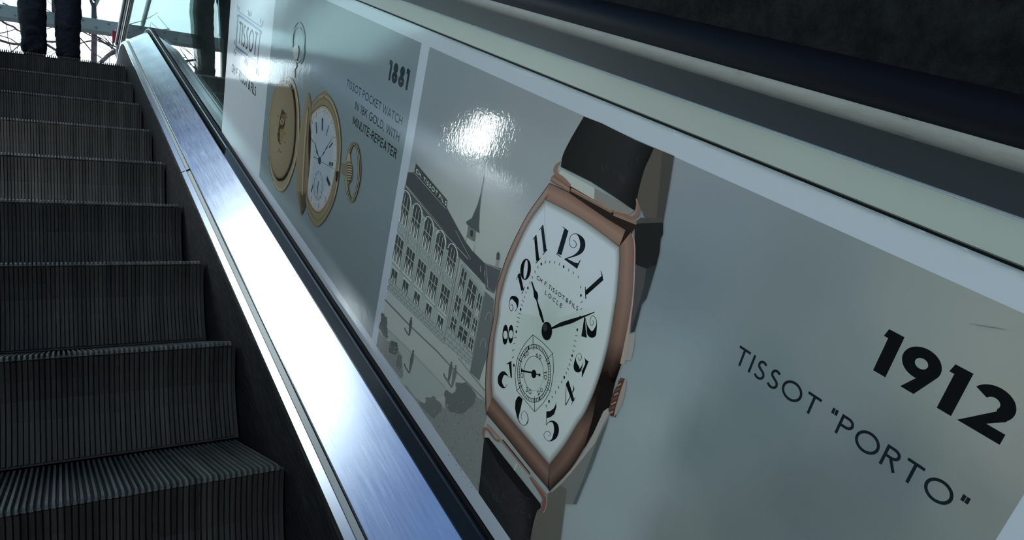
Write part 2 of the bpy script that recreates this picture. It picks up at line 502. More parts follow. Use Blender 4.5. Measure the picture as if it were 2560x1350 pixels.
# ------------------------------------------------------------------ balustrades
SF = -1.3
END_L = 6.2
def deck_n(x): return -0.826 + 0.6 * (x - 0.36)
def balustrade(mirror, label):
    e = empty('escalator_balustrade', ((2 * XC - 0.42) if mirror else 0.42, SF * c30 - N0 * s30, ZC + SF * s30 + N0 * c30 - 0.2))
    tag(e, label, 'balustrade')
    sw = lambda p, s=SF: sweep(p, s, END_L if mirror else Y_END, mirror)
    sw([(0.3585, -1.35), (0.3585, -0.842), (0.3605, -0.834), (0.372, -0.834), (0.372, -1.35)]).build('skirt_panel', M_skirt, e)
    # outer lip strip, groove and second strip of the deck edge
    x1 = 0.3762
    sw([(0.360, -0.836), (0.3597, -0.829), (0.3612, -0.8245), (x1 - 0.002, deck_n(x1 - 0.002) + 0.0012), (x1 - 0.0006, deck_n(x1) - 0.001), (x1 - 0.0006, deck_n(x1) - 0.012), (0.362, -0.840)]).build('lip_strip', M_lip, e)
    sw([(x1 + 0.0006, deck_n(x1) - 0.0024), (0.3862, deck_n(0.3862) - 0.0030), (0.3862, deck_n(0.3862) - 0.014), (x1 + 0.0006, deck_n(x1) - 0.014)]).build('edge_strip', M_trim, e)
    sw([(0.3872, deck_n(0.3872) - 0.006), (0.3874, deck_n(0.3874)), (0.3885, deck_n(0.3885) + 0.0012), (0.489, deck_n(0.489) + 0.0012), (0.489, deck_n(0.489) - 0.01), (0.3872, deck_n(0.3872) - 0.012)]).build('inner_deck', M_steel, e)
    # the navy cover strip is missing from the upper stretch, where a black channel with a bright rail shows
    clamp = [(0.4892, -0.775), (0.4892, -0.7478), (0.4905, -0.7455), (0.4965, -0.7165), (0.4985, -0.7145), (0.503, -0.7165), (0.503, -0.775)]
    mb = MB()
    mb.loft([[W((2 * XC - x) if mirror else x, s_, n) for x, n in clamp] for s_ in (SF, 0.6, 2.50)])
    mb.build('clamp_profile', M_clamp, e)
    mb = MB()
    fr_up = [((s_ * c30 - N0 * s30), (s_ * s30 + N0 * c30 + ZC), radians(30)) for s_ in (2.502, S_T)] + path(S_T, END_L if mirror else Y_END)[7:]
    mb.loft([[at(f_, (2 * XC - x) if mirror else x, n) for x, n in ((0.4892, -0.775), (0.4892, -0.762), (0.4990, -0.757), (0.4990, -0.7277), (0.503, -0.7277), (0.503, -0.775))] for f_ in fr_up])
    mb.build('open_channel', M_black, e)
    mb = MB()
    mb.loft([[at(f_, (2 * XC - x) if mirror else x, n) for x, n in ((0.4996, -0.7275), (0.4996, -0.7225), (0.5008, -0.7213), (0.5028, -0.7235), (0.5028, -0.7275))] for f_ in fr_up])
    mb.build('channel_rail', M_lip, e)
    sw([(0.5032, -0.775), (0.5032, -0.7195), (0.506, -0.7135), (0.5095, -0.711), (0.5098, -0.775)]).build('gasket', M_black, e)
    sw([(0.5115, -0.770), (0.5115, -0.050), (0.5235, -0.050), (0.5235, -0.770)]).build('glass_panel', M_glass, e)
    # top trim with a bevelled edge coloured white as its highlight, guide and the dark gap below it
    sw([(0.5060, -0.0872), (0.5050, -0.0860), (0.5050, -0.0614), (0.5100, -0.0600), (0.530, -0.0600), (0.530, -0.0872)]).build('top_trim', M_trim, e)
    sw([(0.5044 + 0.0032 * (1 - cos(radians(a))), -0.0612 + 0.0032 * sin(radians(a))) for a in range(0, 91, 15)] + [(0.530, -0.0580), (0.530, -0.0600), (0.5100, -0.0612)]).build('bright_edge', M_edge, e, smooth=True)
    sw([(0.5075, -0.0895), (0.5075, -0.0872), (0.5114, -0.0872), (0.5114, -0.0895)]).build('trim_gasket', M_black, e)
    sw([(0.497, -0.0580), (0.493, -0.0235), (0.533, -0.0235), (0.529, -0.0580)]).build('handrail_guide', M_guide, e)
    sw([(0.530, -0.0900), (0.530, -0.0720), (0.93, -0.105), (0.93, -0.125)] if not mirror else [(0.530, -0.0900), (0.530, -0.0720), (0.70, -0.085), (0.70, -0.105)]).build('outer_deck', M_guide, e)
    sw([(0.5240, -1.35), (0.5240, -0.71), (0.540, -0.71), (0.540, -1.35)]).build('outer_skirt', M_guide, e)
    return e
bal_r = balustrade(False, 'glass escalator balustrade with wide brushed steel deck, carrying the watch advertisement')
bal_l = balustrade(True, 'plain glass escalator balustrade on the far left side of the steps')
# butt joints across the steel deck edge
for sj in (2.52,):
    mb = MB()
    mb.loft([[W(x, s, deck_n(x) + h) for x, h in ((0.3592, -0.003), (0.3612, 0.0016), (0.3868, 0.0004), (0.3868, -0.004))] for s in (sj, sj + 0.006)])
    mb.build('butt_joint', M_black, bal_r)

def handrail(mirror, label):
    e = empty('handrail', ((2 * XC - 0.513) if mirror else 0.513, SF * c30 - N0 * s30, ZC + SF * s30))
    tag(e, label, 'handrail')
    body = [(0.4890, -0.0225), (0.4740, -0.0225), (0.4722, -0.0180), (0.4718, -0.0130), (0.4740, -0.0040), (0.4800, 0.0035), (0.4900, 0.0085), (0.513, 0.0110),
            (0.536, 0.0085), (0.546, 0.0035), (0.552, -0.0040), (0.5545, -0.0130), (0.554, -0.0225), (0.537, -0.0225)]
    sweep(body, SF, (END_L if mirror else Y_END) + 0.1, mirror).build('grip', M_rubber, e, smooth=True)
    for sgn in (1, -1):
        pr = [(0.513 + sgn * dx, n) for dx, n in ((-0.025, -0.0228), (-0.025, -0.0300), (-0.037, -0.0318), (-0.0408, -0.0290), (-0.0418, -0.0235), (-0.0416, -0.0190), (-0.0395, -0.0190), (-0.0385, -0.0228))]
        sweep(pr, SF, (END_L if mirror else Y_END) + 0.1, mirror).build('lip', M_worn, e, smooth=True)
    return e
handrail(False, 'black rubber handrail with worn grey lip above the advertisement panel')
handrail(True, 'black rubber handrail on the far left balustrade')

# added lamp by the left glass, shaped to reflect as the film's white flare
lx = 2 * XC - 0.512
lp = empty('added_flare_lamp', W(lx, 2.62, -0.66))
tag(lp, 'added unseen lamp at the foot of the left glass, shaped to mirror a white flare', 'lamp')
mb = MB(); mb.loft([[W(x, s, n) for x, s, n in ((lx + 0.001, sa, -0.735), (lx + 0.001, sa, -0.52), (lx + 0.016, sa, -0.525), (lx + 0.016, sa, -0.735))] for sa in (2.43, 2.93)]); mb.build('flare_housing', M_housing, lp)
pts = [(2.63, -0.53), (2.68, -0.53), (2.74, -0.60), (2.83, -0.655), (2.84, -0.73), (2.75, -0.735), (2.68, -0.68)]
mb = MB(); mb.loft([[W(lx + h, s, n) for s, n in pts] for h in (0.0165, 0.021)]); mb.build('flare_diffuser', M_flare, lp)

# ------------------------------------------------------------------ post with red plate at the end of the glass
YP = 7.3
def pxw(px, py, Y):                        # point of the world at depth Y (metres ahead) seen at this place of the photograph
    a, b_ = (px - 1280) / FPX, (py - 675) / FPX
    d = wvec(*[RC[0][i] * a + RC[1][i] * b_ + RC[2][i] for i in range(3)])
    d *= Y / d.y
    return Vector((d.x, d.y, d.z + ZC))
p0, p1 = pxw(291, 130, YP), pxw(303.5, 72, YP)
po = empty('sign_post', (p0.x, YP, Z_L))
tag(po, 'grey post with a small red plate at the end of the glass balustrade', 'post')
mb = MB(); mb.box((p0.x, YP, Z_L), (p1.x, YP + 0.05, p1.z)); mb.build('post', M_post, po)
q0, q1 = pxw(280.8, 105, YP), pxw(290, 78.5, YP)
mb = MB(); mb.box((q0.x, YP - 0.004, q0.z), (q1.x, YP + 0.02, q1.z)); mb.build('red_plate', M_red, po)
r0 = pxw(282.5, 112, YP)
mb = MB(); mb.tube([(r0.x, YP + 0.01, q0.z), (r0.x, YP + 0.01, r0.z)], [0.009, 0.003], 6); mb.build('plate_hook', M_clamp, po)

# ------------------------------------------------------------------ the printed advertising film on the right glass
XF = 0.511                                 # plane of the film
LAYER = 0.00012
def film_uv(px, py):                       # place of the photograph -> (s, n) on the film plane
    a, b_ = (px - 1280) / FPX, (py - 675) / FPX
    d = [RC[0][i] * a + RC[1][i] * b_ + RC[2][i] for i in range(3)]
    t = XF / d[0]
    return (d[1] * t, d[2] * t)
def film_px(s, n):
    c = [RC[i][0] * XF + RC[i][1] * s + RC[i][2] * n for i in range(3)]
    return (1280 + FPX * c[0] / c[2], 675 + FPX * c[1] / c[2])
ILL = (0.40, 0.51, 0.57)
GAIN = 1.08
def pc(r, g=None, b=None):                 # print colour from its look under the cool light there
    if g is None: r, g, b = r * 0.94, r * 1.0, r * 1.01
    return tuple(min(0.85, max(0.004, GAIN * lin(q) / i)) for q, i in zip((r, g, b), ILL))

film = empty('advertising_film', W(XF, 1.0, -0.7))
tag(film, 'glossy printed watch advertisement film covering the right balustrade glass', 'advertisement')

class Print(MB):
    """flat print on the film plane, given in photograph pixels through film_uv"""
    depth = XF - 0.00045
    def __init__(s, layer):
        super().__init__(); s.hold = False; s.next()
    def next(s):                           # later prints lie a hair in front of earlier ones
        if not s.hold: Print.depth -= 3.0e-6
        s.x = Print.depth
    def P(s, q):
        u = film_uv(*q); return W(s.x, u[0], u[1])
    def poly(s, pts, col):
        s.next(); s.face([s.P(q) for q in pts], col)
    def uvpoly(s, pts, col):
        s.face([W(s.x, *q) for q in pts], col)
    def rows(s, rows, cols):               # loft of point rows with a colour per row (or per point)
        n = len(rows[0]); s.next()
        s.grid([[s.P(q) for q in r] for r in rows], [c if isinstance(c, list) else [c] * n for c in cols])
    def stroke(s, pts, col, closed=False):  # (x, y, width) in pixels
        if len(pts) < 2: return
        L, R = [], []
        n = len(pts)
        for i, (x, y, w) in enumerate(pts):
            a = pts[(i - 1) % n] if (i > 0 or closed) else pts[i]
            b = pts[(i + 1) % n] if (i < n - 1 or closed) else pts[i]
            dx, dy = b[0] - a[0], b[1] - a[1]
            l = hypot(dx, dy) or 1
            nx, ny = -dy / l * w / 2, dx / l * w / 2
            L.append((x + nx, y + ny)); R.append((x - nx, y - ny))
        if closed:
            L.append(L[0]); R.append(R[0])
        s.rows([L, R], [col, col])
    def done(s, name, parent=None):
        for f_ in s.f: pass
        return s.build(name, M_print, parent or film, fix=False)

def smooth(pts, k=6, closed=False):        # Catmull-Rom through points with any number of values
    n = len(pts); out = []
    for i in range(n if closed else n - 1):
        p = [pts[(i + d) % n] if closed else pts[min(max(i + d, 0), n - 1)] for d in (-1, 0, 1, 2)]
        for j in range(k):
            t = j / k
            out.append(tuple(0.5 * (2 * b + (c - a) * t + (2 * a - 5 * b + 4 * c - d) * t * t + (3 * b - a - 3 * c + d) * t ** 3) for a, b, c, d in zip(*p)))
    if not closed: out.append(tuple(pts[-1]))
    return out
def crop(x0, y0, sc):                      # points measured in an enlarged view
    def f_(pts):
        return [(x0 + p[0] / sc, y0 + p[1] / sc) + ((max(p[2], 1.0) / sc,) if len(p) > 2 else ()) for p in pts]
    return f_
cA, cB, cC = crop(1180, 280, 2.596), crop(1180, 750, 2.25), crop(1220, 560, 4.2176)
cD, cE = crop(1340, 840, 6.75), crop(1230, 880, 5.4)
cF = crop(1360, 150, 3.2917)               # strap top
cG = crop(1500, 500, 3.375)                # case right
cH = crop(1190, 1040, 4.357)               # case bottom left
cI = crop(1380, 920, 3.973)                # crown
cK = crop(980, 400, 5.627); cL = crop(1080, 600, 5.622); cM = crop(930, 740, 5.193); cN = crop(1000, 930, 4.5); cO = crop(900, 380, 2.25)
cP = crop(660, 180, 4.5); cQ = crop(740, 220, 7.5); cR = crop(740, 380, 6.75); cS = crop(640, 180, 3.3733); cT = crop(700, 40, 7.5)
def ell(cx, cy, rx, ry, n=40, rot=0.0, a0=0, a1=2 * pi):
    out = []
    for i in range(n + (0 if abs(a1 - a0 - 2 * pi) < 1e-6 else 1)):
        a = a0 + (a1 - a0) * i / n
        x, y = rx * cos(a), ry * sin(a)
        out.append((cx + x * cos(rot) - y * sin(rot), cy + x * sin(rot) + y * cos(rot)))
    return out

# --- carrier sheet
S_TOPEND, S_LOWEND = film_uv(556.5, 300)[0], -0.9
N_TOP, N_BOT = -0.0868, -0.7105
mb = MB()
mb.loft([[W(x, s, n) for x, n in ((XF, N_BOT), (XF, N_TOP), (XF - 0.0004, N_TOP), (XF - 0.0004, N_BOT))] for s in (S_TOPEND, S_LOWEND)])
mb.c = [(0.64, 0.68, 0.72)] * len(mb.v)
mb.build('carrier_sheet', M_print, film)

# --- grey picture panels, tone varying as printed
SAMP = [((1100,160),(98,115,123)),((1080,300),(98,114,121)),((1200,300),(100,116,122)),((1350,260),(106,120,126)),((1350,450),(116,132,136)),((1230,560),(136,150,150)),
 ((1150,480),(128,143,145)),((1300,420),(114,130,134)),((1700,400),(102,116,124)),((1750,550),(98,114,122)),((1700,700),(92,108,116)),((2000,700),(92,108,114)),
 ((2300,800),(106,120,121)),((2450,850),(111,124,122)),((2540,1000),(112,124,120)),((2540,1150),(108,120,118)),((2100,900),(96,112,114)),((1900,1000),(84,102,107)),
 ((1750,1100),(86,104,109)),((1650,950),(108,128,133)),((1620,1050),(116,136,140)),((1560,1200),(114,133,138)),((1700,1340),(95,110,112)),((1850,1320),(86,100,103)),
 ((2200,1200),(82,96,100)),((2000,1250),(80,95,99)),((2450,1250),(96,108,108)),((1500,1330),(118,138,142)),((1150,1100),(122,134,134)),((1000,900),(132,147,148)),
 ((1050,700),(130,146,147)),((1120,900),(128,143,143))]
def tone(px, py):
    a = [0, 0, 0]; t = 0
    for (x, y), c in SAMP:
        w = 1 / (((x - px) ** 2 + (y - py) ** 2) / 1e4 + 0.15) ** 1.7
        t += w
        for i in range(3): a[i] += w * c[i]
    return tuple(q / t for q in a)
n_pt, n_pb = film_uv(1320, 227)[1], film_uv(1071, 1050)[1]
s2a, s2b = film_uv(1012, 480)[0], film_uv(2527, 1290)[0]
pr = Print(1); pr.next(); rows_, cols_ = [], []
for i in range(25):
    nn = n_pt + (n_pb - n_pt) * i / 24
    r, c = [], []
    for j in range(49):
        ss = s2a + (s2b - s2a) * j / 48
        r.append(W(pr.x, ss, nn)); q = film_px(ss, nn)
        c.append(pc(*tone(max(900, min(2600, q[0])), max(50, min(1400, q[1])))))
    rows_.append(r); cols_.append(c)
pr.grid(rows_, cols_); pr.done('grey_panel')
s1a, s1b = film_uv(655, 366)[0], film_uv(998, 443)[0]
pr = Print(1); pr.next(); rows_, cols_ = [], []
for i in range(13):
    nn = n_pt + (n_pb - n_pt) * i / 12
    rows_.append([W(pr.x, s1a + (s1b - s1a) * j / 12, nn) for j in range(13)])
    cols_.append([pc(92 - 6 * i / 12, 110 - 5 * i / 12, 118 - 6 * i / 12)] * 13)
pr.grid(rows_, cols_); pr.done('grey_panel')

# --- stroke alphabet, unit cap height
def arc(cx, cy, rx, ry, a0, a1, n=14):
    return [(cx + rx * cos(radians(a0 + (a1 - a0) * i / n)), cy + ry * sin(radians(a0 + (a1 - a0) * i / n))) for i in range(n + 1)]
def glyph(ch, p):
    h = p / 2; t, b = 1 - h, h
    def O(w): return [arc(w / 2, .5, w / 2 - h, .5 - h, 90, 450, 32)]
    if ch == 'A': return .72, [[(h*.7, 0), (.36, 1 - h*.6), (.72 - h*.7, 0)], [(.15, .3), (.57, .3)]]
    if ch == 'C': return .76, [arc(.46, .5, .46 - h, .5 - h, 48, 312, 24)]
    if ch == 'D': return .74, [[(h, 0), (h, 1)], [(h, t), (.28, t)] + arc(.28, .5, .46 - h, .5 - h, 90, -90, 20) + [(h, b)]]
    if ch == 'E': return .54, [[(h, 0), (h, 1)], [(h, t), (.54, t)], [(h, .52), (.5, .52)], [(h, b), (.54, b)]]
    if ch == 'F': return .52, [[(h, 0), (h, 1)], [(h, t), (.52, t)], [(h, .5), (.47, .5)]]
    if ch == 'G': return .82, [arc(.46, .5, .46 - h, .5 - h, 50, 352, 26) + [(.82 - h, .47), (.5, .47)]]
    if ch == 'H': return .68, [[(h, 0), (h, 1)], [(.68 - h, 0), (.68 - h, 1)], [(h, .52), (.68 - h, .52)]]
    if ch == 'I': return p, [[(h, 0), (h, 1)]]
    if ch == 'K': return .64, [[(h, 0), (h, 1)], [(.6, 1), (h, .42)], [(.24, .6), (.64 - h*.6, 0)]]
    if ch == 'L': return .5, [[(h, 1), (h, 0)], [(h, b), (.5, b)]]
    if ch == 'M': return .86, [[(h, 0), (h + .02, 1)], [(h + .02, .97), (.43, .25), (.84 - h, .97)], [(.84 - h, 1), (.86 - h, 0)]]
    if ch == 'N': return .72, [[(h, 0), (h, 1)], [(h, .96), (.72 - h, .04)], [(.72 - h, 0), (.72 - h, 1)]]
    if ch == 'O': return .96, O(.96)
    if ch == 'P': return .58, [[(h, 0), (h, 1)], [(h, t), (.3, t)] + arc(.3, .72, .28 - h, .28 - h, 90, -90, 16) + [(h, .44 + h)]]
    if ch == 'R': return .62, [[(h, 0), (h, 1)], [(h, t), (.3, t)] + arc(.3, .73, .28 - h, .27 - h, 90, -90, 16) + [(h, .46 + h)], [(.3, .48), (.62 - h*.8, 0)]]
    if ch == 'S': return .54, [arc(.28, .735, .24 - h, .265 - h, 35, 225, 16) + arc(.26, .265, .28 - h, .285 - h, 60, -150, 18)]
    if ch == 'T': return .62, [[(0, t), (.62, t)], [(.31, 0), (.31, 1)]]
    if ch == 'U': return .68, [[(h, 1), (h, .32)] + arc(.34, .32, .34 - h, .32 - h, 180, 360, 18) + [(.68 - h, 1)]]
    if ch == 'W': return 1.06, [[(h*.7, 1), (.27, .02), (.53, .95), (.79, .02), (1.06 - h*.7, 1)]]
    if ch == '1': return (.30 + h, [[(.30, 0), (.30, 1)], [(.30, t), (.06, t - .12)]]) if p < .15 else (.21 + h, [[(.21, 0), (.21, 1)], [(.21, 1 - h * .8), (.0, 1 - h * .95)]])
    if ch == '8': return .58, [arc(.29, .755, .235 - h, .245 - h, 90, 450, 26), arc(.29, .275, .29 - h, .275 - h, 90, 450, 28)]
    if ch == '9': return .66, [arc(.33, .67, .33 - h, .33 - h, 90, 450, 30), [(.66 - h*.95, .62), (.60 - h*.6, .46), (.24, .02)]]
    if ch == '2': return .66, [arc(.32, .67, .32 - h, .33 - h, 165, -28, 20) + [(.12, b)], [(.02, b), (.66, b)]]
    if ch == '0': return .62, O(.62)
    if ch == '3': return .52, [arc(.25, .75, .22 - h, .25 - h, 150, -80, 14), arc(.25, .27, .27 - h, .27 - h, 80, -150, 14)]
    if ch == '5': return .52, [[(.48, t), (.12, t), (.09, .55)] + arc(.25, .31, .27 - h, .31 - h, 120, -140, 14)]
    if ch == '6': return .56, [arc(.28, .3, .28 - h, .3 - h, 90, 450, 24), [(.02 + h, .36), (.2, .8), (.38, 1)]]
    if ch == '&': return .66, [[(.64, .02), (.2, .66)] + arc(.3, .78, .15, .22 - h, 200, 0, 12) + [(.4, .62), (.1, .36)] + arc(.26, .25, .24 - h, .25 - h, 160, 300, 12) + [(.62, .45)]]
    if ch == '.': return p * 1.1, [[(h, 0), (h, p * 1.1)]]
    if ch == ',': return p * 1.1, [[(h, p * 1.1), (h * .5, -.12)]]
    if ch == '-': return .34, [[(.02, .40), (.32, .40)]]
    if ch == '"': return .26, [[(h, 1), (h, .72)], [(.26 - h, 1), (.26 - h, .72)]]
    return .3, []
def bold(ch):                              # heavy figures: width, strokes (centre, pen), solid shapes
    if ch == '1': return .33, [], [[(.085, 0), (.33, 0), (.33, 1), (.035, 1), (0, .81), (.085, .81)]]
    if ch == '9': return .665, [(arc(.333, .667, .225, .225, 90, 450, 36), .22)], [[(.185, 0), (.435, 0), (.645, .54), (.60, .60), (.40, .46), (.33, .42), (.355, .33)]]
    if ch == '2': return .68, [(arc(.325, .665, .222, .225, 158, -30, 24), .225)], [[(0, 0), (.68, 0), (.68, .235), (.385, .235), (.60, .455), (.64, .56), (.56, .66), (.42, .60), (.425, .555)]]
    return None
def text(name, layer, txt, start, end, capvec, col, pen=0.1, track=0.12, capscale=1.0, space=.3, sx=1.0):
    """one line of lettering on the film from baseline start to baseline end (pixels), fitted to the length"""
    o, e = Vector(film_uv(*start)), Vector(film_uv(*end))
    c = Vector(film_uv(start[0] + capvec[0], start[1] + capvec[1]))
    u = e - o; L = u.length; u.normalize()
    upv = Vector((-u.y, u.x))
    if upv.dot(c - o) < 0: upv = -upv
    h = abs((c - o).dot(upv)) * capscale
    w = 0; items = []
    for ch in txt:
        if ch == ' ':
            w += space; continue
        bo = bold(ch) if pen > .23 else None
        if bo:
            gw, st = bo[0], [q for q, _ in bo[1]]
            items.append((w, st, bo[2]))
        else:
            gw, st = glyph(ch, pen)
            items.append((w, st, []))
        w += gw + track
    w -= track
    k = L / w                               # horizontal unit
    pr_ = Print(layer)
    for x0, st, solid in items:
        for sh in solid:
            pr_.next(); pr_.uvpoly([o + u * ((x0 + x) * k) + upv * (y * h) for x, y in sh], col)
        for line in st:
            pts = [o + u * ((x0 + x) * k) + upv * (y * h) for x, y in line]
            pts = [q for i, q in enumerate(pts) if i == 0 or (q - pts[i - 1]).length > 1e-7]
            hw = pen * (h * 0.6 + k * 0.4) / 2
            Lp, Rp = [], []
            n = len(pts)
            closed = (pts[0] - pts[-1]).length < 1e-6
            for i in range(n):
                if closed:
                    a, b_ = pts[(i - 1) % (n - 1)], pts[(i + 1) % (n - 1)]
                else:
                    a, b_ = pts[max(i - 1, 0)], pts[min(i + 1, n - 1)]
                d = (b_ - a).normalized(); nn = Vector((-d.y, d.x))
                mit = 1.0
                if 0 < i < n - 1:
                    d1 = (pts[i] - a).normalized()
                    mit = 1 / max(0.45, abs(d1.dot(d)))
                off = nn * hw * mit
                if solid:                   # heavy figures: pen scaled with the letter
                    du, dv = d.dot(u) / k, d.dot(upv) / h
                    dl = hypot(du, dv)
                    off = u * (-dv / dl * k * pen * .46) + upv * (du / dl * h * pen * .46)
                Lp.append(pts[i] + off); Rp.append(pts[i] - off)
            pr_.next(); pr_.grid([[W(pr_.x, *q) for q in Lp], [W(pr_.x, *q) for q in Rp]], [[col] * n, [col] * n])
    return pr_.done(name)

INK = (0.012, 0.016, 0.018)
text('lettering', 3, '1912', (2173, 919), (2500, 1112), (44, -100), (0.008, 0.009, 0.010), pen=.245, track=.10)
text('lettering', 3, 'TISSOT "PORTO"', (1835.5, 905), (2400, 1298), (15.6, -42), INK, pen=.125, track=.16, space=.33)
text('lettering', 3, '1881', (968.5, 198), (1019, 227), (6.6, -48), (0.03, 0.045, 0.055), pen=.22, track=.07)
text('lettering', 3, 'TISSOT POCKET WATCH', (866.5, 215.8), (1004.4, 314.4), (2.8, -18), INK, pen=.12, track=.14)
text('lettering', 3, 'IN 18K GOLD, WITH', (887.3, 272), (997.8, 355.6), (3, -19), INK, pen=.12, track=.14)
text('lettering', 3, 'MINUTE-REPEATER', (882.2, 311), (990.7, 397.8), (3.6, -20), INK, pen=.115, track=.14)

# --- logo block on the white band at the upper end
pr = Print(3); g_ = pc(72, 92, 120)
pr.stroke([(594.7, 27.6, 2.0), (654.7, 68.4, 2.2)], g_)
pr.stroke([(596, 37.0, 5.0), (652, 78.0, 5.6)], g_)
pr.stroke([(595.5, 35.5, 2.0), (590.2, 114, 2.0)], g_)
pr.stroke([(651.2, 76.4, 2.0), (643.6, 157, 2.0)], g_)
pr.stroke([(590, 115.5, 5.0), (643, 158.5, 5.6)], g_)
pr.stroke([(588.5, 121, 1.6), (643, 168, 1.6)], g_)
for ln in (((594.3, 13), (596, 26)), ((598.3, 18), (599.3, 25)), ((620.5, 25), (623, 41)), ((625.5, 28.5), (624, 41)), ((629.5, 31), (626.8, 41)),
           ((652.5, 47), (652, 57)), ((658.5, 52), (654.3, 65)), ((655, 77), (654, 85)), ((588, 122), (585, 133)), ((589.5, 130), (588, 139)),
           ((614, 146), (609, 158)), ((615, 147), (614, 161)), ((616.5, 148), (617.5, 164)), ((641.2, 170), (640, 186)), ((643.5, 170), (645.5, 190)),
           ((594.2, 38), (593, 43)), ((587, 101), (586, 112))):
    pr.stroke([(*ln[0], 1.5), (*ln[1], 1.3)], g_)
pr.done('logo_frame')
text('lettering', 3, 'TISSOT', (595.6, 106.5), (640.5, 140.5), (4, -53.5), INK, pen=.10, track=.2)
text('lettering', 3, 'CH. F. TISSOT & FILS', (578.8, 178.5), (639.5, 241), (2.2, -20), INK, pen=.14, track=.16)

# --- sketch of the factory: facade units mapped to the picture
FL, FD, FW = pc(119, 135, 136), pc(50, 60, 62), pc(150, 166, 163)
LINE, ROOF = pc(72, 85, 86), pc(55, 64, 69)
QA = ((1012, 461), (1157, 627), (1112, 860), (970, 722))
QB = ((1157, 650), (1214, 728), (1178, 912), (1112, 858))
def bil(Q, a, b_):
    x = [(1 - a) * (1 - b_) * Q[0][i] + a * (1 - b_) * Q[1][i] + a * b_ * Q[2][i] + (1 - a) * b_ * Q[3][i] for i in (0, 1)]
    return tuple(x)
E1L = lambda y: 1076 + (942 - 1076) * (y - 119) / (866 - 119)    # left border of the panel in pixels
def clipx(q): return (max(q[0], E1L(q[1]) + 0.6), q[1])
pr = Print(2)
pr.poly([clipx(bil(QA, a, b_)) for a, b_ in ((0, 0), (1, 0), (1, 1), (0, 1))], FL)
pr.poly([bil(QB, a, b_) for a, b_ in ((0, 0), (1, 0), (1, 1), (0, 1))], FL)
# shaded end wall
pr.poly([(1214, 728), (1236, 748), (1234, 800), (1226, 860), (1218, 930), (1200, 952), (1176, 930), (1180, 910)], pc(78, 90, 92))
pr.poly([(1200, 952), (1216, 900), (1215, 972), (1208, 966)], pc(132, 148, 146))
# roofs
pr.poly([clipx(q) for q in cK([(225, 172), (320, 178), (770, 690), (844, 860), (844, 1100), (190, 345)])] + [], ROOF)
pr.poly(cK([(190, 345), (844, 1100), (844, 1195), (620, 940), (430, 760), (250, 600), (175, 465)]), pc(62, 72, 76))
pr.poly(cO([(488, 308), (560, 440), (600, 510), (642, 562), (700, 622), (705, 745), (560, 590), (510, 560), (488, 545)]), ROOF)
pr.poly(cO([(700, 622), (798, 655), (758, 798), (712, 770), (705, 745)]), pc(66, 74, 79))
pr.stroke([(*q, 1.2) for q in cO([(258, 190), (497, 478), (612, 603)])], pc(140, 155, 154))
pr.stroke([(*q, 0.9) for q in cO([(540, 440), (625, 603)])], pc(120, 134, 134))
pr.stroke([(*q, 0.9) for q in cO([(715, 640), (722, 758)])], pc(120, 134, 134))
pr.stroke([(*q, 0.9) for q in cO([(708, 628), (795, 664)])], pc(140, 155, 154))
pr.stroke([(*q, 1.4) for q in cO([(570, 640), (705, 745), (757, 795)])], pc(96, 110, 112))
# chimney, dormers
pr.poly(cO([(762, 645), (770, 610), (776, 570), (790, 570), (788, 605), (780, 652)]), pc(110, 122, 122))
pr.poly(cO([(770, 606), (772, 570), (782, 560), (790, 572), (789, 606)]), pc(60, 70, 72))
for q in (((682, 640), (682, 675)), ((706, 668), (706, 700))):
    pr.stroke([(*k, 1.6) for k in cO(q)], pc(112, 126, 128))
# sign board on the ridge
pr.poly(cK([(345, 45), (790, 570), (770, 692), (318, 175)]), pc(52, 62, 64))
pr.stroke([(*q, 1.2) for q in cK([(320, 178), (768, 690)])], pc(120, 134, 134))
# spire
pr.poly(cO([(703, 105), (690, 190), (680, 240), (663, 300), (632, 372), (600, 392), (604, 408), (676, 458), (672, 420), (676, 330), (686, 230), (697, 170)]), pc(62, 74, 76))
pr.poly(cO([(612, 412), (655, 445), (648, 505), (603, 478)]), pc(84, 96, 97))
pr.poly(cO([(598, 478), (650, 508), (646, 545), (638, 560), (604, 512)]), pc(134, 150, 149))
pr.poly(cO([(624, 444), (634, 436), (640, 450), (636, 478), (624, 472)]), pc(46, 54, 56))
pr.stroke([(*q, 1.1) for q in cO([(604, 470), (597, 520)])], LINE)
pr.done('factory_picture')
pr = Print(3)
pr.hold = True; base_x = pr.x
def fpoly(Q, pts, col):
    pr.hold = True; Print.depth = base_x - (3e-6 if col is FD else 0 if col is FL else 12e-6)
    pr.poly([clipx(bil(Q, a, b_)) for a, b_ in pts], col)
def fline(Q, a, b_, w, col): 
    p, q = clipx(bil(Q, *a)), clipx(bil(Q, *b_))
    Print.depth = base_x - (6e-6 if col is LINE else 9e-6)
    pr.stroke([(*p, w), (*q, w)], col)
bays = [.065, .262, .462, .668, .872]
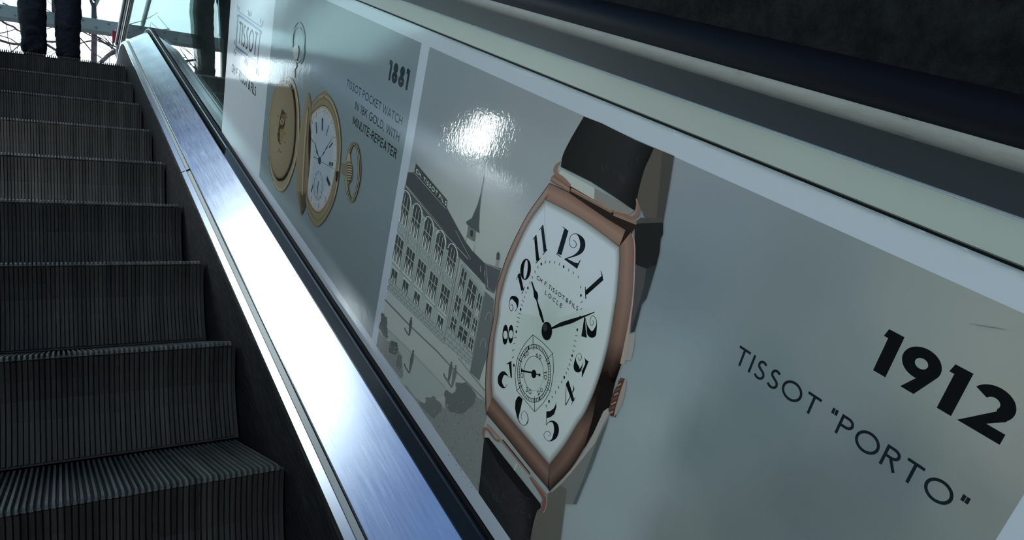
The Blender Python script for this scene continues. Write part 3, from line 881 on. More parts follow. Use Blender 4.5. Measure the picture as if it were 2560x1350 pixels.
for i, a in enumerate(bays):
    w = .066
    # arched window
    lo = 0.02 if i == 0 else 0
    top = [(a + w * cos(t), .115 - .06 * sin(t)) for t in [pi * j / 8 for j in range(9)]]
    fpoly(QA, [(a - w, .345)] + top[::-1] + [(a + w, .345)], FD)
    ar = [clipx(bil(QA, a + w * 1.22 * cos(t), .115 - .085 * sin(t))) for t in [pi * j / 8 for j in range(9)]]
    pr.stroke([(*q, 2.2) for q in ar], FW)
    ar = [clipx(bil(QA, a + w * 1.45 * cos(t), .115 - .105 * sin(t))) for t in [pi * j / 8 for j in range(9)]]
    pr.stroke([(*q, .7) for q in ar], LINE)
    for da in (-.024, .022):
        fline(QA, (a + da, .07), (a + da, .345), .9, FW)
    fline(QA, (a - w, .185), (a + w, .185), 1.1, FW)
    for da in (-.050, -.004, .044):
        fpoly(QA, [(a + da - .010, .345), (a + da - .006, .25), (a + da + .004, .22), (a + da + .010, .30), (a + da + .012, .345)], FW)
    # blind arcade panel
    fpoly(QA, [(a - .078, .365), (a + .080, .365), (a + .080, .452), (a - .078, .452)], FL)
    for (p, q) in (((a - .078, .365), (a + .080, .365)), ((a + .080, .365), (a + .080, .452)), ((a + .080, .452), (a - .078, .452)), ((a - .078, .452), (a - .078, .365))):
        fline(QA, p, q, .7, LINE)
    for da in (-.047, .0, .047):
        c_ = [(a + da + .017, .44), (a + da - .012, .44), (a + da - .017, .40), (a + da - .006, .383), (a + da + .014, .383), (a + da + .017, .40)]
        pr.stroke([(*clipx(bil(QA, *k)), .9) for k in c_], LINE)
    # second floor window
    fpoly(QA, [(a - w, .475), (a + w, .475), (a + w, .715), (a - w, .715)], FD)
    for da in (-.022, .022):
        fline(QA, (a + da, .475), (a + da, .715), .9, FW)
    fline(QA, (a - w, .56), (a + w, .56), 1.0, FW)
    for da in (-.048, -.002, .044):
        fpoly(QA, [(a + da - .010, .715), (a + da - .006, .64), (a + da + .004, .60), (a + da + .010, .66), (a + da + .012, .715)], FW)
    fline(QA, (a - .085, .735), (a + .085, .735), 1.8, FW)
    fline(QA, (a - .085, .75), (a + .085, .75), .8, LINE)
    # ground floor window
    fpoly(QA, [(a - .040, .785), (a + .048, .785), (a + .048, .895), (a - .040, .895)], FD)
    fline(QA, (a + .004, .785), (a + .004, .895), .9, FW)
    for da in (-.02, .026):
        fpoly(QA, [(a + da - .008, .895), (a + da - .004, .84), (a + da + .008, .86), (a + da + .010, .895)], FW)
    fline(QA, (a - .055, .772), (a + .062, .772), 1.4, FW)
    # pilaster
    for da in (.087, .112):
        fline(QA, (a + da, .06), (a + da, .76), .7, LINE)
fline(QA, (.985, .03), (.985, .97), 1.0, LINE)
for b_ in (.905, .94, .972, 1.0):
    fline(QA, (0.0, b_), (1, b_), .9, LINE); fline(QB, (0, .80 + (b_ - .905) * 2.0), (1, .86 + (b_ - .905) * 1.5), .9, LINE)
for r_, (b0, b1) in enumerate(((.905, .94), (.94, .972), (.972, 1.0))):
    for j in range(17):
        a = (j + (.5 if r_ % 2 else 0)) / 17
        fline(QA, (a, b0), (a, b1), .8, LINE)
    for j in range(6):
        a = (j + (.5 if r_ % 2 else 0)) / 6
        fline(QB, (a, .80 + (b0 - .905) * 2 + a * .06), (a, .80 + (b1 - .905) * 2 + a * .06), .8, LINE)
for (b0, b1) in ((.06, .34), (.385, .60), (.645, .80)):
    for a0, a1 in ((.07, .26), (.38, .70), (.80, .95)):
        o_ = .05 * a0
        for q, w_, col in (([(a0 - .05, b0 - .02), (a1 + .04, b0 - .02), (a1 + .04, b1 + .015), (a0 - .05, b1 + .015), (a0 - .05, b0 - .02)], .9, LINE),):
            pr.stroke([(*bil(QB, x, y + o_), w_) for x, y in q], col)
        fpoly(QB, [(a0, b0 + o_), (a1, b0 + o_), (a1, b1 + o_), (a0, b1 + o_)], FD)
        am = (a0 + a1) / 2
        fline(QB, (am, b0 + o_), (am, b1 + o_), 1.3, FW)
        bm_ = b0 + (b1 - b0) * .38
        fline(QB, (a0, bm_ + o_), (a1, bm_ + o_), 1.0, FW)
        for x in ((a0 + am) / 2, (a1 + am) / 2):
            fpoly(QB, [(x - .02, b1 + o_), (x - .012, bm_ + .06 + o_), (x + .015, bm_ + .1 + o_), (x + .02, b1 + o_)], FW)
for q in (((1222, 800), 7, 20), ((1208, 868), 7, 22)):
    pr.stroke([(*k, .9) for k in ell(*q[0], q[1], q[2], 14, .15, pi, 2 * pi)], pc(120, 134, 136))
pr.done('factory_windows'); Print.depth = base_x - 18e-6
text('lettering', 4, 'CH. TISSOT FILS', (1040.2, 430), (1117, 515.5), (1.2, -10.5), pc(150, 165, 163), pen=.17, track=.16)
rnd = random.Random(9)
def rough(pts, amp=2.2, k=5):
    out = []
    for i, p in enumerate(pts):
        q = pts[(i + 1) % len(pts)]
        out += [(p[0] + (q[0] - p[0]) * j / k + (rnd.uniform(-amp, amp) if j else 0), p[1] + (q[1] - p[1]) * j / k + (rnd.uniform(-amp, amp) if j else 0)) for j in range(k)]
    return out
# forecourt: kerb, lawn edge, walkers, bushes
pr = Print(2)
GRAYB = pc(86, 97, 97)
pr.poly(cM([(205, 420), (395, 590), (700, 880), (960, 1160), (1000, 1230), (940, 1290), (560, 1345), (400, 1150), (62, 645), (100, 400)]), pc(120, 136, 136))
pr.stroke([(*q, w) for q, w in zip(cM([(175, 45), (500, 385), (850, 715), (1010, 890), (1470, 1345)]), (3.5, 3.2, 3.0, 2.6, 2.0))], pc(80, 92, 96))
pr.stroke([(*q, 1.0) for q in cM([(205, 420), (510, 730), (700, 920), (965, 1200)])], pc(92, 106, 107))
pr.stroke([(*q, 2.0) for q in cM([(1130, 800), (1290, 1010), (1475, 1230)])], pc(92, 104, 104))
pr.done('forecourt_picture')
pr = Print(3)
pr.poly(rough(cM([(145, 190), (165, 250), (200, 290), (200, 380), (215, 470), (215, 560), (180, 545), (130, 470), (100, 420), (118, 300)])), pc(72, 82, 83))
pr.poly(rough(cM([(95, 460), (150, 520), (215, 590), (260, 575), (330, 605), (350, 690), (390, 790), (405, 900), (412, 1010), (405, 1075), (370, 1060), (62, 645)]), 1.0), pc(92, 104, 105))
pr.poly(rough(cM([(245, 600), (280, 575), (325, 600), (352, 690), (330, 760), (270, 750), (215, 720)])), pc(66, 76, 77))
pr.poly(rough(cM([(340, 770), (395, 775), (405, 880), (350, 960), (320, 890)])), pc(76, 87, 88))
pr.poly(rough(cN([(30, 120), (90, 165), (180, 290), (290, 350), (300, 285), (345, 290), (390, 265), (420, 310), (475, 360), (490, 400), (515, 410), (505, 230), (530, 195), (590, 245), (635, 220), (632, 115), (700, 125), (750, 110), (850, 230), (880, 280), (965, 330), (975, 500), (945, 640), (945, 740), (955, 760), (930, 960), (895, 1340), (870, 1330), (400, 640), (180, 310)]), 1.2), pc(98, 110, 110))
pr.poly(rough(cN([(635, 220), (640, 118), (700, 128), (750, 112), (850, 230), (860, 330), (780, 420), (700, 470), (560, 440), (520, 330), (510, 220), (530, 200), (590, 245)])), pc(76, 87, 87))
pr.poly(rough(cN([(295, 350), (302, 285), (345, 290), (390, 268), (420, 320), (475, 370), (470, 450), (380, 520), (300, 450), (200, 330)])), pc(82, 93, 92))
rnd = random.Random(3); pr.next(); pr.hold = True
for i in range(230):
    x, y = rnd.uniform(380, 950), rnd.uniform(330, 1300)
    if y - 300 > (x - 200) * 1.75 or (x > 900 and y > 700): continue
    l = rnd.uniform(8, 34); k = rnd.uniform(-.4, .4)
    v_ = rnd.choice((122, 130, 112, 84, 90))
    pr.stroke([(*q, rnd.uniform(.6, 2.0)) for q in cN([(x, y), (x + k * l, y + l)])], pc(v_ * .94, v_, v_))
for i in range(70):
    x, y = rnd.uniform(90, 400), rnd.uniform(470, 1050)
    if y > 645 + (x - 62) * 1.25 or y < 480 + (x - 120) * .9: continue
    v_ = rnd.choice((122, 130, 84, 74))
    pr.stroke([(*q, rnd.uniform(.8, 2)) for q in cM([(x, y), (x + rnd.uniform(-8, 8), y + rnd.uniform(8, 26))])], pc(v_ * .94, v_, v_))
pr.hold = False
def walker(c_, x, y, h, col, lean=.12):
    a = lambda dx, dy: (x + dx * h - lean * dy * h, y + dy * h)
    pr.poly(c_([a(-.05, -.86), a(.04, -.87), a(.06, -.8), a(.08, -.6), a(.06, -.35), a(.02, 0), a(-.03, 0), a(-.06, -.4), a(-.08, -.65)]), col)
    pr.poly(c_([a(-.035, -.99), a(.03, -1.0), a(.045, -.93), a(.02, -.86), a(-.03, -.87), a(-.045, -.94)]), col)
    pr.stroke([(*q, h * .012) for q in c_([a(-.01, 0), a(-.22, -.25), a(-.30, -.42)])], col)
walker(cM, 490, 510, 235, pc(62, 72, 73)); walker(cM, 495, 1000, 300, pc(70, 82, 82), .17); walker(cM, 1000, 1115, 265, pc(70, 82, 82), .16); walker(cM, 1045, 1185, 290, pc(82, 94, 93), .18)
pr.done('bushes_and_walkers_picture')

# --- wrist watch
BLK = (0.010, 0.012, 0.012)
CU = lambda k: tuple(min(1, c * k) for c in (0.40, 0.225, 0.16))
pr = Print(4)
# ghost shadow and back of the strap
pr.poly(cF([(910, 720), (1078, 790), (1040, 1040), (985, 1350), (900, 1340), (830, 1290), (770, 1120), (800, 980), (840, 850)]), pc(66, 66, 62))
pr.poly(cF([(980, 752), (1078, 790), (1040, 1040), (985, 1350), (930, 1345), (960, 1000)]), pc(54, 56, 55))
pr.poly(cG([(300, 190), (350, 150), (540, 150), (530, 230), (540, 290), (520, 330), (510, 440), (485, 545), (460, 570), (460, 630), (430, 730), (400, 830), (360, 880), (330, 1000), (300, 1110), (265, 1120), (285, 700), (300, 400)]), pc(58, 60, 60))
pr.poly(cG([(300, 200), (540, 190), (540, 290), (520, 330), (510, 440), (485, 545), (400, 580), (300, 540)]), pc(26, 30, 30))
pr.poly(cG([(400, 580), (485, 545), (460, 630), (430, 730), (400, 830), (360, 880), (330, 1000), (300, 1110), (265, 1120), (330, 900), (380, 720)]), pc(38, 45, 47))
pr.poly(cG([(250, 1130), (305, 1130), (295, 1230), (270, 1350), (215, 1350), (232, 1240)]), pc(118, 124, 122))
# lower strap back
pr.poly(cI([(580, 480), (545, 590), (470, 800), (400, 990), (310, 1200), (250, 1350), (-120, 1350), (-30, 1240), (120, 1130), (330, 880), (480, 640)]), pc(88, 96, 95))
pr.poly(cI([(580, 480), (545, 590), (470, 800), (400, 990), (310, 1200), (250, 1350), (215, 1350), (330, 1070), (450, 740), (540, 560)]), pc(64, 78, 82))
pr.poly(cH([(680, 1010), (745, 1050), (800, 840), (860, 800), (915, 740), (1000, 800), (930, 1350), (600, 1350)]), pc(76, 82, 78))
# black strap
pr.rows([smooth(cF([(335, 465), (255, 600), (200, 700), (160, 790), (145, 880)]), 4), smooth(cF([(480, 520), (440, 690), (420, 800), (400, 900), (390, 1000)]), 4),
         smooth(cF([(760, 660), (700, 800), (680, 960), (620, 1060), (560, 1110)]), 4), smooth(cF([(912, 725), (880, 800), (835, 900), (790, 1060), (755, 1240)]), 4)],
        [pc(22, 26, 27), pc(29, 33, 34), pc(33, 36, 38), pc(17, 20, 21)])
rnd = random.Random(5)
for i in range(20):
    x, y = rnd.uniform(470, 800), rnd.uniform(780, 1010)
    if y > 1000 - (700 - x) * .25: continue
    l = rnd.uniform(30, 90)
    pr.stroke(smooth([(*q, w_) for q, w_ in zip(cF([(x, y), (x - l * .25, y + l * .5), (x + rnd.uniform(-30, 14), y + l)]), (.5, rnd.uniform(3, 9), .5))], 4), pc(rnd.uniform(31, 41)))
pr.rows([smooth(cH([(100, 235), (80, 420), (60, 620), (35, 835)]), 4), smooth(cH([(145, 235), (220, 560), (330, 1000), (390, 1350)]), 4),
         smooth(cH([(300, 430), (420, 720), (520, 1040), (500, 1350)]), 4), smooth(cH([(715, 985), (680, 1020), (640, 1150), (600, 1350)]), 4)],
        [pc(24, 30, 32), pc(30, 33, 35), pc(34, 36, 40), pc(18, 20, 22)])
pr.poly(cH([(100, 232), (150, 240), (300, 430), (560, 760), (715, 960), (715, 1000), (690, 1020), (480, 800), (250, 520)]), pc(17, 20, 20))
for i in range(40):
    x, y = rnd.uniform(180, 600), rnd.uniform(600, 1100)
    if y < 250 + (x - 100) * 1.25 or x > 650 - (y - 1000) * .1: continue
    a_ = rnd.uniform(.2, 1.3); l = rnd.uniform(20, 70)
    pr.stroke(smooth([(x0, y0, w_) for (x0, y0), w_ in zip(cH([(x, y), (x + l * .4 * cos(a_), y + l * .5), (x + l * cos(a_), y + l * sin(a_))]), (.6, rnd.uniform(1.2, 3.4), .6))], 3), pc(rnd.uniform(36, 50)))
pr.done('strap_picture')

pr = Print(5)
pr.poly(cA([(510, 462), (640, 525), (880, 690), (1045, 775), (1062, 860), (1060, 1000), (1052, 1210)]) + cB([(895, 120), (870, 250), (845, 360), (815, 450), (775, 600), (730, 680), (650, 810), (560, 950), (440, 1075), (432, 1060), (330, 940), (200, 775), (85, 640), (80, 500), (84, 400), (94, 300), (108, 200), (128, 90)]) + cA([(165, 1150), (190, 1060), (240, 920), (300, 790), (370, 660), (440, 560)]), pc(30, 25, 23))
# lugs and spring bars
pr.poly(cF([(425, 1055), (755, 1240), (700, 1270), (560, 1240), (420, 1150)]), pc(100, 106, 104)); pr.poly(cF([(150, 905), (425, 1055), (420, 1150), (230, 1040), (130, 935)]), pc(138, 152, 150))
DK = pc(32, 28, 26)
pr.poly(cA([(520, 425), (545, 400), (640, 470), (640, 525), (515, 450)]), CU(.75))
pr.poly(cA([(640, 480), (920, 640), (1075, 735), (1050, 775), (880, 690), (640, 545)]), DK)
pr.stroke([(*q, 8.5) for q in cA([(648, 503), (915, 648)])], CU(.85)); pr.stroke([(*q, 3.0) for q in cA([(650, 497), (915, 640)])], CU(1.25))
pr.stroke(smooth([(*q, w_) for q, w_ in zip(cA([(582, 322), (553, 350), (548, 395), (600, 435), (645, 478)]), (2, 7, 9, 9, 6))], 5), CU(.95))
pr.stroke(smooth([(*q, w_) for q, w_ in zip(cA([(920, 642), (985, 672), (1050, 690), (1088, 640), (1078, 565)]), (7, 9, 10, 9, 2))], 5), CU(.8))
pr.stroke(smooth([(*q, 2.0) for q in cA([(930, 640), (1000, 660), (1050, 672), (1076, 630), (1072, 560)])], 5), CU(1.3))
pr.stroke([(*q, 6) for q in cA([(925, 665), (1075, 725)])], CU(1.05))
pr.stroke([(*q, 6) for q in cA([(525, 430), (640, 505)])], CU(1.15))
# case: upper, left, lower and right faces of the bezel
inL = cA([(478, 575), (410, 660), (350, 760), (290, 890), (240, 1010), (205, 1130), (180, 1240)]) + cB([(150, 90), (130, 200), (120, 300), (113, 400), (112, 480), (118, 548)])
outL = cA([(510, 462), (440, 560), (370, 660), (300, 790), (240, 920), (190, 1060), (165, 1150)]) + cB([(128, 90), (108, 200), (94, 300), (84, 400), (80, 500), (85, 640)])
mid = [((a[0] + b_[0]) / 2, (a[1] + b_[1]) / 2) for a, b_ in zip(inL, outL)]
pr.rows([smooth(outL, 3), smooth(mid, 3), smooth(inL, 3)], [CU(.95), (0.46, 0.33, 0.27), CU(.8)])
oT, iT = cA([(510, 462), (640, 525), (880, 690), (1005, 765)]), cA([(478, 575), (500, 572), (720, 690), (965, 870)])
mT = [((a[0] + b_[0]) / 2, (a[1] + b_[1]) / 2) for a, b_ in zip(oT, iT)]
pr.rows([smooth(oT, 4), smooth(mT, 4), smooth(iT, 4)], [CU(.7), CU(1.2), CU(.95)])
oB, iB = cB([(85, 640), (200, 775), (330, 940), (432, 1060)]), cB([(118, 548), (220, 670), (330, 800), (440, 930)])
mB = [((a[0] * .4 + b_[0] * .6), (a[1] * .4 + b_[1] * .6)) for a, b_ in zip(oB, iB)]
pr.rows([smooth(oB, 4), smooth(mB, 4), smooth(iB, 4)], [CU(.18), CU(.85), CU(.5)])
iR = cA([(965, 872), (967, 960), (957, 1100), (946, 1210)]) + cB([(800, 120), (780, 230), (755, 330), (725, 430), (685, 540), (640, 640), (600, 700), (520, 830), (440, 930)])
oR = cA([(1038, 780), (1057, 850), (1058, 1000), (1052, 1210)]) + cB([(895, 120), (870, 250), (845, 360), (815, 450), (775, 600), (730, 680), (650, 810), (560, 950), (440, 1075)])
mR = [((a[0] + b_[0]) / 2, (a[1] + b_[1]) / 2) for a, b_ in zip(iR, oR)]
colR = lambda ks: [CU(k) for k in ks]
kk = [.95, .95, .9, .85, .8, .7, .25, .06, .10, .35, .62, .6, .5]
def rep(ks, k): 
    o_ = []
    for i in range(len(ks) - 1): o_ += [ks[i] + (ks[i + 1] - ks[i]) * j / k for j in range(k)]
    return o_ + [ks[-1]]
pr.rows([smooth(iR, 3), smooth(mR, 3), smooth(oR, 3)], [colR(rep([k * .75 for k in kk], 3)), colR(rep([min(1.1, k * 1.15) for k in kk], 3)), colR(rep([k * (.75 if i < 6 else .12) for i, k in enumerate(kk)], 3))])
# dark reflection down the right flank
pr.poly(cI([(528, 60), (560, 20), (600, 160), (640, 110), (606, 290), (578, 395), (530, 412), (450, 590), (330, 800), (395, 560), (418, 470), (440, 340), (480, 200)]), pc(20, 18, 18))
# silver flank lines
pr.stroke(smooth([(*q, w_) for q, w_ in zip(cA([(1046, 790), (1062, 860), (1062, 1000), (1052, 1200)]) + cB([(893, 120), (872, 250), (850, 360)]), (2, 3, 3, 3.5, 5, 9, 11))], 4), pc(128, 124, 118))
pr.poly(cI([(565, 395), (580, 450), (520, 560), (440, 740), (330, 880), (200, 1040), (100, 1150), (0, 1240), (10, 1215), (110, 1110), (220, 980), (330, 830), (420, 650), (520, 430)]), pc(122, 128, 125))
# dark outer contour
pr.stroke(smooth([(*q, 1.3) for q in outL], 3), DK)
pr.stroke([(*q, 1.6) for q in cA([(510, 462), (640, 525), (880, 690), (1005, 765), (965, 870)])], DK)
pr.stroke([(*q, 5) for q in cB([(112, 190), (100, 380)])], DK) if False else None
# crown
pr.poly(cI([(690, 95), (735, 105), (640, 490), (585, 470), (575, 420), (600, 290)]), pc(58, 46, 44))
pr.poly(cI([(735, 105), (750, 130), (740, 220), (700, 370), (622, 497), (640, 400), (700, 200)]), pc(118, 118, 112))
for i in range(8):
    t = i / 7
    x, y = 690 - 92 * t, 120 + 320 * t
    pr.stroke([(*q, 3.4) for q in cI([(x - 24, y + 12), (x + 20, y - 12)])], pc(*((88, 62, 56), (128, 104, 94))[i % 2]))
# lower lugs
pr.stroke(smooth([(*q, w_) for q, w_ in zip(cH([(98, 262), (88, 190), (105, 135), (150, 160), (215, 250), (265, 272)]), (2, 5, 7, 6, 5, 6))], 5), CU(.8))
pr.stroke([(*q, 5) for q in cH([(130, 90), (270, 250)])], CU(1.2))
pr.stroke([(*q, 4) for q in cH([(280, 262), (595, 640)])], CU(1.1)); pr.stroke([(*q, 2.2) for q in cH([(300, 255), (600, 625)])], DK)
pr.stroke(smooth([(*q, w_) for q, w_ in zip(cH([(598, 665), (650, 740), (720, 840), (755, 920), (745, 1000), (715, 1045)]), (4, 6, 8, 9, 11, 6))], 5), (0.30, 0.13, 0.11))
pr.stroke([(*q, 5) for q in cH([(610, 660), (770, 860)])], CU(1.0))
pr.stroke(smooth([(*q, 1.6) for q in cH([(770, 860), (785, 900), (770, 1000), (745, 1050)])], 4), (0.55, 0.5, 0.48))
pr.stroke([(*q, 3) for q in cH([(460, 515), (425, 590)])], pc(150, 160, 155))
pr.done('watch_case_picture')

pr = Print(6)
dial = smooth(inL, 3) + smooth(iB, 3)[1:] + smooth(iR[::-1], 3)[1:] + smooth(iT[::-1], 3)[1:]
cx, cy = 1372, 800
rings = []; cols_ = []
for k, col in ((0.0, (128, 146, 147)), (.35, (132, 150, 151)), (.7, (142, 160, 161)), (.93, (146, 163, 164)), (.985, (96, 104, 104)), (1.0, (50, 48, 46))):
    rings.append([(cx + (q[0] - cx) * k, cy + (q[1] - cy) * k) for q in dial])
    cols_.append([pc(*[c * z * (1.06 if (q[1] < 760 and k > .3) else 0.98) for c, z in zip(col, (1.08, 1.10, 1.08))]) for q in dial])
pr.grid([[pr.P(q) for q in r] for r in rings], cols_, True)
pr.done('watch_dial_picture')

pr = Print(7)
def st(c_, pts, k=5, col=BLK): pr.stroke(smooth(c_(pts), k), col)
def pg(c_, pts, col=BLK): pr.poly(c_(pts), col)
# 12
pg(cC, [(815, 52), (860, 72), (785, 330), (738, 310)]); st(cC, [(797, 32, 6), (825, 50, 9), (850, 75, 12)]); st(cC, [(732, 312, 9), (780, 350, 9)], 1)
st(cC, [(905, 170, 5), (932, 185, 6), (942, 222, 7), (918, 252, 7), (885, 238, 6), (868, 195, 6), (882, 130, 6), (920, 104, 7), (958, 112, 14), (1000, 165, 48), (1010, 230, 55), (985, 290, 45), (920, 335, 20), (820, 368, 8)])
pg(cC, [(813, 372), (835, 360), (930, 408), (962, 412), (978, 385), (992, 375), (950, 473)])
# 1
pg(cC, [(1210, 545), (1230, 590), (1056, 745), (1040, 745), (1040, 700)]); st(cC, [(1200, 495, 6), (1212, 530, 10), (1220, 575, 10)]); st(cC, [(1037, 665, 9), (1043, 790, 9)], 1)
# 2
pg(cC, [(1028, 975), (1012, 1080), (995, 1183), (1055, 1198), (1042, 1110), (1036, 985)])
st(cC, [(1035, 985, 6), (1055, 1070, 12), (1085, 1150, 60), (1118, 1160, 70), (1140, 1120, 34), (1156, 1060, 9), (1148, 1000, 6), (1115, 966, 5), (1090, 1000, 5), (1090, 1048, 5), (1108, 1070, 5), (1125, 1040, 5), (1112, 1012, 4)])
# 3
st(cD, [(735, 355, 5), (740, 400, 8), (765, 410, 10), (785, 370, 8), (780, 310, 6), (750, 288, 6), (710, 320, 6), (688, 375, 10), (684, 440, 44), (695, 510, 88), (718, 565, 96), (752, 575, 56), (782, 530, 18), (800, 480, 8), (805, 435, 5)])
pg(cD, [(828, 355), (862, 395), (908, 428), (800, 690), (790, 682), (795, 590), (848, 470), (845, 400)]); st(cD, [(805, 435, 6), (790, 600, 8)], 1)
# 4
pg(cD, [(562, 742), (525, 800), (525, 830), (610, 1060), (612, 1080), (640, 1110), (670, 1080), (655, 1040), (580, 790)]); st(cD, [(525, 830, 8), (518, 1165, 12)], 1); st(cD, [(518, 1165, 14), (665, 895, 8)], 1)
pg(cD, [(635, 812), (668, 885), (660, 905), (640, 945), (628, 932), (650, 890)]); st(cD, [(614, 1158, 9), (680, 1028, 8)], 1)
# 5
pg(cE, [(878, 670), (884, 740), (855, 835), (800, 880), (748, 890), (748, 800), (800, 795), (850, 755), (872, 710)]); st(cE, [(748, 880, 6), (745, 985, 6)], 1)
st(cE, [(745, 985, 5), (790, 940, 12), (838, 938, 28), (875, 985, 60), (885, 1060, 66), (862, 1140, 58), (820, 1188, 22), (770, 1196, 7), (722, 1150, 6), (720, 1095, 6), (760, 1065, 6), (798, 1085, 6), (800, 1120, 5), (775, 1132, 4)])
# 6
pg(cE, [(380, 590), (428, 635), (402, 760), (375, 870), (376, 925), (350, 880), (325, 760), (330, 660), (355, 610)])
st(cE, [(365, 900, 14), (400, 965, 6), (450, 988, 6), (492, 950, 13), (500, 880, 8), (460, 795, 5), (420, 820, 5), (408, 870, 5), (420, 915, 5)])
# 7
pg(cE, [(275, 118), (240, 138), (200, 166), (240, 160), (262, 320), (276, 350), (284, 345)])
st(cE, [(276, 346, 5), (235, 328, 6), (203, 300, 26), (165, 285, 56), (128, 335, 66), (122, 410, 56), (155, 465, 40), (190, 476, 10), (218, 435, 5)])
# 8
for cx_, cy_ in ((193, 1166), (252, 1160)):
    o_, i_ = cC(ell(cx_, cy_, 30 if cx_ < 200 else 28, 106 if cx_ < 200 else 98, 30, .04)), cC(ell(cx_ + 1, cy_ + 2, 22, 44, 30))
    pr.rows([o_ + o_[:1], i_ + i_[:1]], [BLK, BLK])
# 9
st(cC, [(235, 850, 4), (243, 800, 8), (268, 775, 36), (305, 795, 52), (320, 840, 26), (318, 885, 7), (295, 920, 5)])
st(cC, [(236, 830, 5), (236, 885, 5), (258, 916, 6), (276, 885, 6), (265, 848, 5), (250, 862, 4)])
# 10
pg(cC, [(322, 535), (352, 520), (388, 690), (362, 705)]); st(cC, [(343, 512, 6), (310, 588, 6)], 1); st(cC, [(368, 738, 7), (398, 662, 7)], 1)
o_, i_ = cC(ell(408, 478, 56, 112, 34, .08)), cC(ell(408, 478, 20, 100, 34, .10))
pr.rows([o_ + o_[:1], i_ + i_[:1]], [BLK, BLK])
# 11
pg(cC, [(498, 150), (522, 112), (552, 375), (520, 395)]); st(cC, [(520, 115, 6), (482, 165, 7)], 1); st(cC, [(515, 415, 8), (566, 358, 8)], 1)
pg(cC, [(570, 50), (594, 8), (630, 280), (598, 300)]); st(cC, [(592, 8, 6), (552, 65, 7)], 1); st(cC, [(588, 325, 8), (636, 268, 8)], 1)
# minute track
hrs = [(1412, 666.7), (1455.2, 738.3), (1446, 824.4), (1433, 888.9), (1413.3, 943), (1375.3, 1003), (1338, 1040), (1287.4, 913), (1293.5, 829), (1304.2, 773.4), (1322.4, 720), (1355.9, 660)]
mid_c = (1368, 825)
tr_ = smooth(hrs, 5, True); pr.next(); pr.hold = True
corner = {(0, j): q for j, q in zip(range(1, 5), cC([(862, 485), (912, 517), (965, 557), (988, 665)]))}
for i in range(60):
    h_, j = divmod(i, 5)
    if h_ == 6 or (h_ == 5 and j > 1) or (h_ == 1 and j == 4): continue
    x, y = corner.get((h_, j), tr_[i])
    if j == 0:
        pr.poly(ell(x, y, 2.0, 4.0, 10), BLK)
    else:
        dx, dy = (mid_c[0] - x) * .8, mid_c[1] - y
        if h_ in (11, 0): dx, dy = -2, 8
        l = hypot(dx, dy); dx, dy = dx / l * 3.4, dy / l * 3.4
        pr.stroke([(x - dx, y - dy, 1.3), (x + dx, y + dy, 1.3)], BLK)
# small seconds
pr.hold = False
ox = [(1334.7, 836.7), (1384.4, 883.3), (1378, 978), (1339.3, 1029), (1294.4, 976.3), (1296.4, 894.4)]
bul = [(0, 2, -4), (3, 0, 0), (2, 4, 0), (1, 0, 0), (-3.5, 0, 0), (-2, -2, 0)]
for i in range(6):
    a, b_ = ox[i], ox[(i + 1) % 6]
    mx_, my_ = (a[0] + b_[0]) / 2, (a[1] + b_[1]) / 2
    off = {0: (2, -2), 1: (5, 0), 2: (2, 4), 3: (0, 0), 4: (-5, 0), 5: (-3, -3)}[i]
    pr.stroke(smooth([(*a, 1.2), (mx_ + off[0], my_ + off[1], 1.2), (*b_, 1.2)], 5), BLK)
sc_ = (1338, 933)
for i in range(6):
    a = ox[i]; ang = atan2((a[1] - sc_[1]) / 72.5, (a[0] - sc_[0]) / 41.6)
    pr.stroke([(*a, 1.2), (sc_[0] + 33 * cos(ang), sc_[1] + 57 * sin(ang), 1.2)], BLK)
for rx, ry, w_ in ((41.6, 72.5, 1.2), (36.5, 63.5, 1.2)):
    pr.stroke([(*q, w_) for q in ell(*sc_, rx, ry, 60)], BLK, True)
pr.next(); pr.hold = True
for i in range(60):
    a = 2 * pi * i / 60 + .05
    w_ = 3.4 if i % 15 == 11 else 1.1
    pr.stroke([(sc_[0] + r_ * cos(a), sc_[1] + r_ * 1.742 * sin(a), w_) for r_ in (36.5, 41.6)], BLK)
pr.hold = False
pr.stroke([(*q, 1.5) for q in ell(1337, 933, 24.5, 43, 40)], pc(66, 80, 80), True)
pr.stroke([(*q, 1.2) for q in ell(1337.6, 934, 23.2, 41.4, 40)], pc(168, 184, 180), True)
# hands
pg(cE, [(412, 205), (428, 240), (560, 268), (556, 286), (425, 268), (404, 275)]); pr.poly(cE(ell(580, 295, 34, 58, 24)), BLK)
st(cE, [(600, 295, 12), (650, 306, 12)], 1); pr.poly(cE(ell(655, 308, 15, 20, 16)), BLK)
pg(cC, [(466, 605), (480, 608), (508, 690), (536, 728), (542, 770), (534, 800), (548, 850), (580, 930), (606, 1036), (588, 1042), (556, 960), (538, 880), (520, 805), (496, 770), (490, 700)])
pg(cC, [(1136, 924), (1134, 934), (1020, 985), (900, 1045), (700, 1105), (672, 1112), (670, 1095), (780, 1035), (890, 1000), (1010, 968)])
pr.poly(cC(ell(632, 1128, 56, 98, 30)), BLK); pr.poly(cC(ell(615, 1090, 22, 40, 20)), pc(40, 48, 48))
pr.done('watch_markings')
text('lettering', 7, 'CH. F. TISSOT & FILS', (1343.6, 697.2), (1447, 777.5), (2.4, -9.3), INK, pen=.14, track=.22, space=.16)
text('lettering', 7, 'LOCLE', (1364.6, 735), (1406.5, 770.5), (2.5, -9.6), INK, pen=.14, track=.42)
